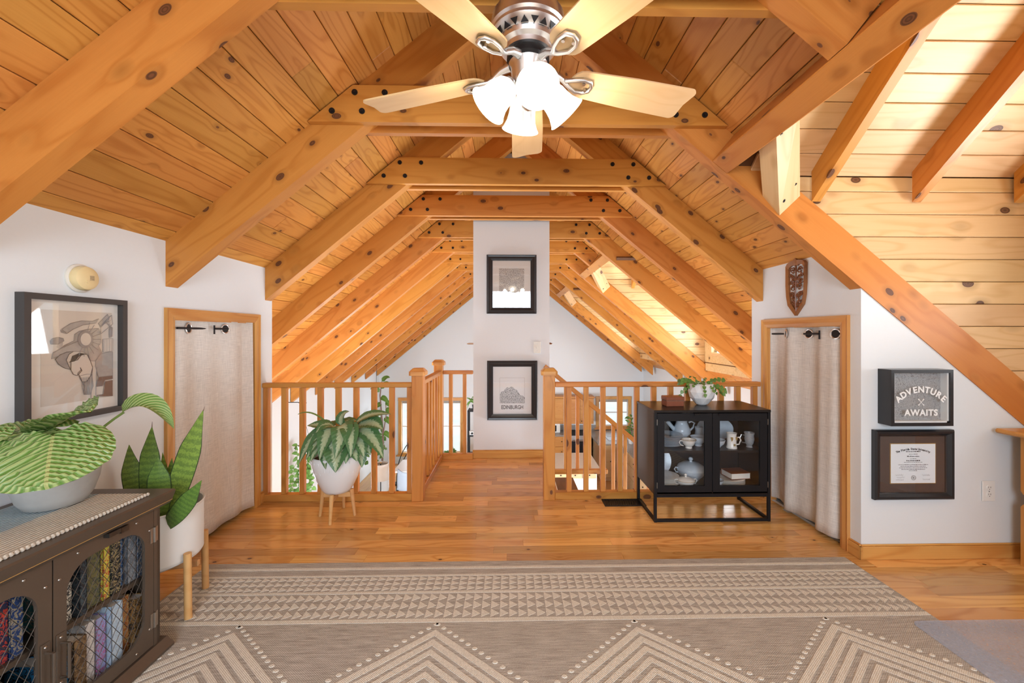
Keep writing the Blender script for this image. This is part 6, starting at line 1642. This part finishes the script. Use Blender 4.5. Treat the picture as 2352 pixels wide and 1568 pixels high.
ob('worktop', bx(0.50, 1.78, 8.08, 9.22, -1.39, -1.35, 0.006), M['island'], isl)
ob('body', bx(0.56, 1.72, 8.18, 9.14, -2.262, -1.39), M['white_trim'], isl)
for k in range(4):
    a = 0.58 + k * 0.285
    d = ob('drawer', bx(a, a + 0.27, 8.16, 8.18, -1.56, -1.42, 0.004), M['pale_cab'], isl)
    ob('knob', xf(ball(0.014, 10, 6), T(a + 0.135, 8.145, -1.49)), M['bolt'], d, None, True)
kr = ob('kitchen_mat', bx(2.05, 2.62, 7.6, 9.4, -2.261, -2.252, 0.003), M['dark_rug']); tag(kr, 'dark runner mat on the kitchen floor by the drawers', 'floor mat')
# living room
def tree_leaves(parent, c, n, rad, hgt, lw, seed, mat):
    rr = random.Random(seed)
    for k in range(n):
        a = rr.uniform(0, 6.28); z = rr.uniform(0, hgt); r0 = rr.uniform(0.02, rad * 0.4)
        p = Vector(c) + Vector((r0 * math.cos(a), r0 * math.sin(a), z)); L = rr.uniform(0.8, 1.2) * lw * 2.0
        q = p + Vector((math.cos(a) * L, math.sin(a) * L, rr.uniform(-0.5, 0.6) * L))
        put_leaf(parent, mat, p, (p + q) / 2 + Vector((0, 0, L * 0.25)), q, lw * rr.uniform(0.45, 0.62), hint=(math.cos(a), math.sin(a) - 0.6, 0.7), shape='oval', fold=0.15, nv=6, nu=4)
fg = thing('fiddle_leaf_fig', 'tall fiddle leaf fig behind the railing left of the far window', 'potted plant', (-2.95, 9.5, -2.27))
ob('trunk', join(tube([(-2.93, 9.5, -1.95), (-2.90, 9.5, -1.0), (-2.97, 9.5, -0.1), (-2.93, 9.5, 0.22)], [0.022, 0.02, 0.015, 0.008], 8), tube([(-2.90, 9.5, -1.0), (-2.82, 9.48, -0.5), (-2.84, 9.48, -0.25)], [0.014, 0.011, 0.007], 8)), M['ink_brown'], fg, None, True)
ob('pot', lathe([(0.001, 0), (0.15, 0), (0.19, 0.32), (0.18, 0.33), (0.17, 0.30), (0.001, 0.30)], 28), M['planter'], fg, T(-2.93, 9.5, -2.262), True)
for (x, y, z, s, w, h) in ((-2.93, 9.5, 0.22, 1, 0.075, 0.15), (-2.98, 9.5, -0.02, -1, 0.08, 0.12), (-2.96, 9.5, -0.15, 1, 0.09, -0.22), (-2.84, 9.48, -0.25, 1, 0.09, -0.30), (-2.95, 9.5, 0.05, 1, 0.08, 0.25), (-2.84, 9.48, -0.40, 1, 0.08, -0.3), (-2.93, 9.5, -0.3, -1, 0.09, -0.25), (-2.88, 9.5, -0.62, 1, 0.09, -0.3), (-2.90, 9.5, -0.8, -1, 0.09, -0.2), (-2.9, 9.5, -0.95, 1, 0.085, -0.25), (-2.92, 9.5, -0.55, -1, 0.085, 0.1), (-2.84, 9.48, -0.5, 1, 0.08, 0.05)):
    p = Vector((x, y, z)); q = p + Vector((s * 0.20, -0.05, h * 0.6))
    put_leaf(fg, M['leaf_green'], p, (p + q) / 2 + Vector((0, 0, 0.09)), q, w * 0.75, hint=(s * 0.3, -1, 0.7), shape='oval', fold=0.12, nv=7)
# hanging pothos by the left wall
def hanging(lab, x, y, ztop, zp, drop, nv_, seed, spread):
    t = thing('hanging_pothos', lab, 'hanging plant', (x, y, zp), 'hanging plants downstairs')
    ob('pot', lathe([(0.001, 0), (0.08, 0), (0.11, 0.13), (0.10, 0.13), (0.09, 0.11), (0.001, 0.11)], 24), M['ceramic'], t, T(x, y, zp), True)
    for k in range(3):
        a = k * 2.09 + 0.5
        ob('cord', tube([(x + 0.10 * math.cos(a), y + 0.10 * math.sin(a), zp + 0.13), (x, y, zp + 0.52)], 0.0025, 5), M['bolt'], t)
    ob('hook', tube([(x, y, zp + 0.50), (x, y, ztop - 0.06), (x + 0.02, y, ztop - 0.04), (x + 0.0, y, ztop)], 0.004, 6), M['bolt'], t)
    ob('bracket', tube([(-3.60, y, ztop + 0.03), (x - 0.10, y, ztop + 0.03), (x - 0.03, y, ztop - 0.015), (x + 0.03, y, ztop + 0.02)], 0.007, 6), M['bolt'], t)
    rr = random.Random(seed)
    for v in range(nv_):
        a = rr.uniform(0, 6.28); L = drop * rr.uniform(0.45, 1.0)
        x0_, y0_ = x + 0.10 * math.cos(a), y + 0.10 * math.sin(a)
        pts = [Vector((x0_, y0_, zp + 0.13))]
        m = int(L / 0.07)
        for i in range(m): pts.append(Vector((x0_ + spread * math.cos(a) * (i / m) + rr.uniform(-0.02, 0.02), y0_ + rr.uniform(-0.02, 0.02), zp + 0.14 - L * (i + 1) / m)))
        ob('vine', tube(pts, 0.004, 5), M['stem'], t)
        for p in pts:
            for s in (0, 1):
                b = rr.uniform(0, 6.28); q = p + Vector((math.cos(b) * 0.085, math.sin(b) * 0.05 - 0.02, rr.uniform(-0.07, 0.03)))
                put_leaf(t, M['leaf_green'], p, (p + q) / 2 + Vector((0, 0, 0.02)), q, rr.uniform(0.026, 0.038), hint=(0.2, -1, 0.5), shape='oval', fold=0.1, nv=4, nu=2)
hanging('leafy pothos hanging behind the leftmost balusters', -3.32, 6.75, 0.17, -0.62, 1.55, 6, 3, 0.22)
hanging('trailing pothos hanging left of the fiddle leaf fig', -3.28, 10.2, 0.55, -0.75, 1.3, 5, 8, 0.2)
# drum lamp
fl_ = thing('floor_lamp', 'floor lamp with a cream drum shade behind the balusters', 'lamp', (-2.86, 9.0, -2.27))
ob('shade', lathe([(0.19, 0.0), (0.16, 0.34), (0.155, 0.34), (0.185, 0.0)], 32), M['shade_fabric'], fl_, T(-2.80, 9.0, -1.83), True)
ob('pole', tube([(-2.80, 9.0, -2.25), (-2.80, 9.0, -1.50)], 0.01, 8), M['bolt'], fl_)
ob('base', xf(cyl(0.14, 0.13, 0, 0.02, 24), T(-2.80, 9.0, -2.2605)), M['bolt'], fl_)
ob('finial', xf(ball(0.02, 10, 6), T(-2.80, 9.0, -1.48)), M['gold_line'], fl_, None, True)
ob('spider', join(tube([(-2.96, 9.0, -1.50), (-2.64, 9.0, -1.50)], 0.004, 5), tube([(-2.80, 8.84, -1.50), (-2.80, 9.16, -1.50)], 0.004, 5)), M['bolt'], fl_)
al = thing('arc_lamp', 'thin black arc lamp stems curving before the far window', 'lamp', (-2.55, 9.9, -2.27))
ob('base', xf(cyl(0.14, 0.14, 0, 0.03, 24), T(-2.62, 9.9, -2.2605)), M['bolt'], al)
for d in (0.0, 0.10):
    ob('stem', tube(bez((-2.70 + d * 0.3, 9.9, -2.24), (-2.72 + d, 9.9, -1.35 - d), (-2.05 + d, 9.9, -0.98 - d), 12), 0.010, 6), M['bolt'], al, None, True)
    ob('shade', lathe([(0.015, 0.07), (0.05, 0.0), (0.047, 0.0), (0.01, 0.065)], 16), M['bolt'], al, T(-2.05 + d, 9.9, -1.05 - d), True)
# dining table and chair
tb = thing('dining_table', 'white topped dining table with dark metal legs', 'table', (-1.95, 8.95, -2.27))
ob('table_top', bx(-2.42, -1.3, 8.55, 9.35, -1.555, -1.52, 0.006), M['white_trim'], tb)
for x in (-2.36, -1.40):
    for y in (8.62, 9.28):
        beam('leg', (x + (0.05 if x < -2 else -0.05), y, -1.555), (x, y, -2.261), 0.045, 0.045, M['bolt'], tb)
ch = thing('dining_chair', 'grey-blue shell chair at the white dining table', 'chair', (-2.02, 8.35, -2.27))
sv = []
nu, nv = 12, 12
V, F = [], []
for j in range(nv + 1):
    v = j / nv
    for i in range(nu + 1):
        u = -1 + 2 * i / nu
        w = 0.22 * (1 - 0.25 * max(0, v - 0.6) ** 1.2)
        yy = 0.20 - 0.42 * min(1, v * 1.9) if v < 0.5 else -0.20 - 0.10 * (v - 0.5)
        zz = 0.0 if v < 0.45 else (v - 0.45) * 0.75
        V.append((u * w, yy + 0.10 * u * u * (v > 0.45), zz + 0.05 * u * u))
for j in range(nv):
    for i in range(nu): a = j * (nu + 1) + i; F.append([a, a + 1, a + nu + 2, a + nu + 1])
so_ = ob('seat_shell', (V, F), M['blue_fabric'], ch, T(-2.02, 8.35, -1.82), True, angle=180)
sm_ = so_.modifiers.new('thickness', 'SOLIDIFY'); sm_.thickness = 0.02
for sx in (-1, 1):
    for sy in (-1, 1):
        beam('leg', (-2.02 + sx * 0.12, 8.35 + sy * 0.12, -1.825), (-2.02 + sx * 0.19, 8.35 + sy * 0.19, -2.261), 0.02, 0.02, M['bolt'], ch)
# black shelf with plants beside the pillar
bs = thing('black_shelf', 'black metal shelf unit half hidden by the white pillar', 'shelf', (-0.70, 9.5, -2.27))
for x in (-0.95, -0.45):
    for y in (9.35, 9.65): beam('post', (x, y, -2.262), (x, y, -0.42), 0.03, 0.03, M['black'], bs)
for z in (-2.0, -1.45, -1.0, -0.44): ob('shelf_board', bx(-0.965, -0.435, 9.335, 9.665, z - 0.012, z + 0.012), M['black'], bs)
sd = thing('spider_plant', 'dark strappy plant on top of the black shelf', 'potted plant', (-0.75, 9.5, -0.42))
ob('pot', lathe([(0.001, 0), (0.06, 0), (0.08, 0.11), (0.07, 0.11), (0.001, 0.10)], 20), M['black'], sd, T(-0.80, 9.5, -0.4275), True)
for k in range(12):
    a = k * 0.55; q = Vector((-0.80 + 0.24 * math.cos(a), 9.5 + 0.15 * math.sin(a), -0.30 + 0.16 * math.sin(k * 1.7)))
    put_leaf(sd, M['leaf_green'], (-0.80, 9.5, -0.33), (-0.80 + 0.12 * math.cos(a), 9.5, -0.10 + 0.05 * math.sin(k)), q, 0.022, hint=(0, -1, 0.4), shape='lance', fold=0.3, nv=6, nu=2)
cam_ = thing('white_gadget', 'small white ornament on the black shelf', 'ornament', (-0.85, 9.42, -1.0))
ob('body', bx(-0.93, -0.80, 9.38, 9.46, -0.9875, -0.90, 0.01), M['white_trim'], cam_)
ob('lens', xf(cyl(0.025, 0.02, 0, 0.03, 16), T(-0.865, 9.38, -0.945) @ Rx(90)), M['black'], cam_)
# leafy plants on the window sill side
wp = thing('window_plant', 'pale blue-green leafy plant in front of the far window', 'potted plant', (-1.55, 10.6, -2.27))
ob('pot', lathe([(0.001, 0), (0.12, 0), (0.15, 0.28), (0.14, 0.28), (0.001, 0.26)], 24), M['concrete'], wp, T(-1.58, 10.6, -2.262), True)
tree_leaves(wp, (-1.58, 10.6, -1.98), 26, 0.25, 0.22, 0.10, 5, M['leaf_green'])
wp2 = thing('window_plant', 'bright green leafy plant at the foot of the far window', 'potted plant', (-2.35, 10.75, -2.27))
ob('pot', lathe([(0.001, 0), (0.11, 0), (0.14, 0.22), (0.13, 0.22), (0.001, 0.2)], 24), M['ceramic'], wp2, T(-2.35, 10.75, -2.262), True)
tree_leaves(wp2, (-2.35, 10.75, -2.05), 24, 0.25, 0.30, 0.09, 6, M['leaf_green'])
kp = thing('kitchen_plant', 'slim leafy plant standing by the kitchen sink', 'potted plant', (3.0, 9.9, -1.35))
ob('pot', lathe([(0.001, 0), (0.05, 0), (0.07, 0.12), (0.06, 0.12), (0.001, 0.11)], 20), M['planter'], kp, T(2.92, 9.95, -1.3495), True)
ob('stem', join(tube([(2.92, 9.95, -1.24), (2.90, 9.95, -0.95), (2.95, 9.95, -0.72)], 0.006, 6), tube([(2.92, 9.95, -1.24), (3.0, 9.95, -1.0), (3.05, 9.95, -0.8)], 0.006, 6)), M['stem'], kp)
tree_leaves(kp, (2.93, 9.95, -1.18), 26, 0.12, 0.48, 0.06, 9, M['leaf_green'])
# second ceiling fan far down the room, mostly behind the pillar
lf = thing('dark_ceiling_fan', 'dark ceiling fan blades showing either side of the pillar', 'ceiling fan', (0.0, 7.0, 1.1))
ob('rod', tube([(0.0, 7.0, 1.15), (0.0, 7.0, 2.30)], 0.012, 8), M['bolt'], lf)
ob('motor', lathe([(0.001, 0.10), (0.10, 0.10), (0.12, 0.04), (0.10, 0.0), (0.001, 0.0)], 28), M['bolt'], lf, T(0, 7.0, 1.08), True)
V, F = prism([(0.10, -0.05), (0.70, -0.065), (0.73, 0), (0.70, 0.065), (0.10, 0.05)], -0.004, 0.004)
V = [(v.x, v.z, v.y) for v in V]
for k in range(4): ob('blade', fix(V, F), M['dark_tread'], lf, T(0, 7.0, 1.14) @ Rz(8 + 90 * k) @ Rx(10))
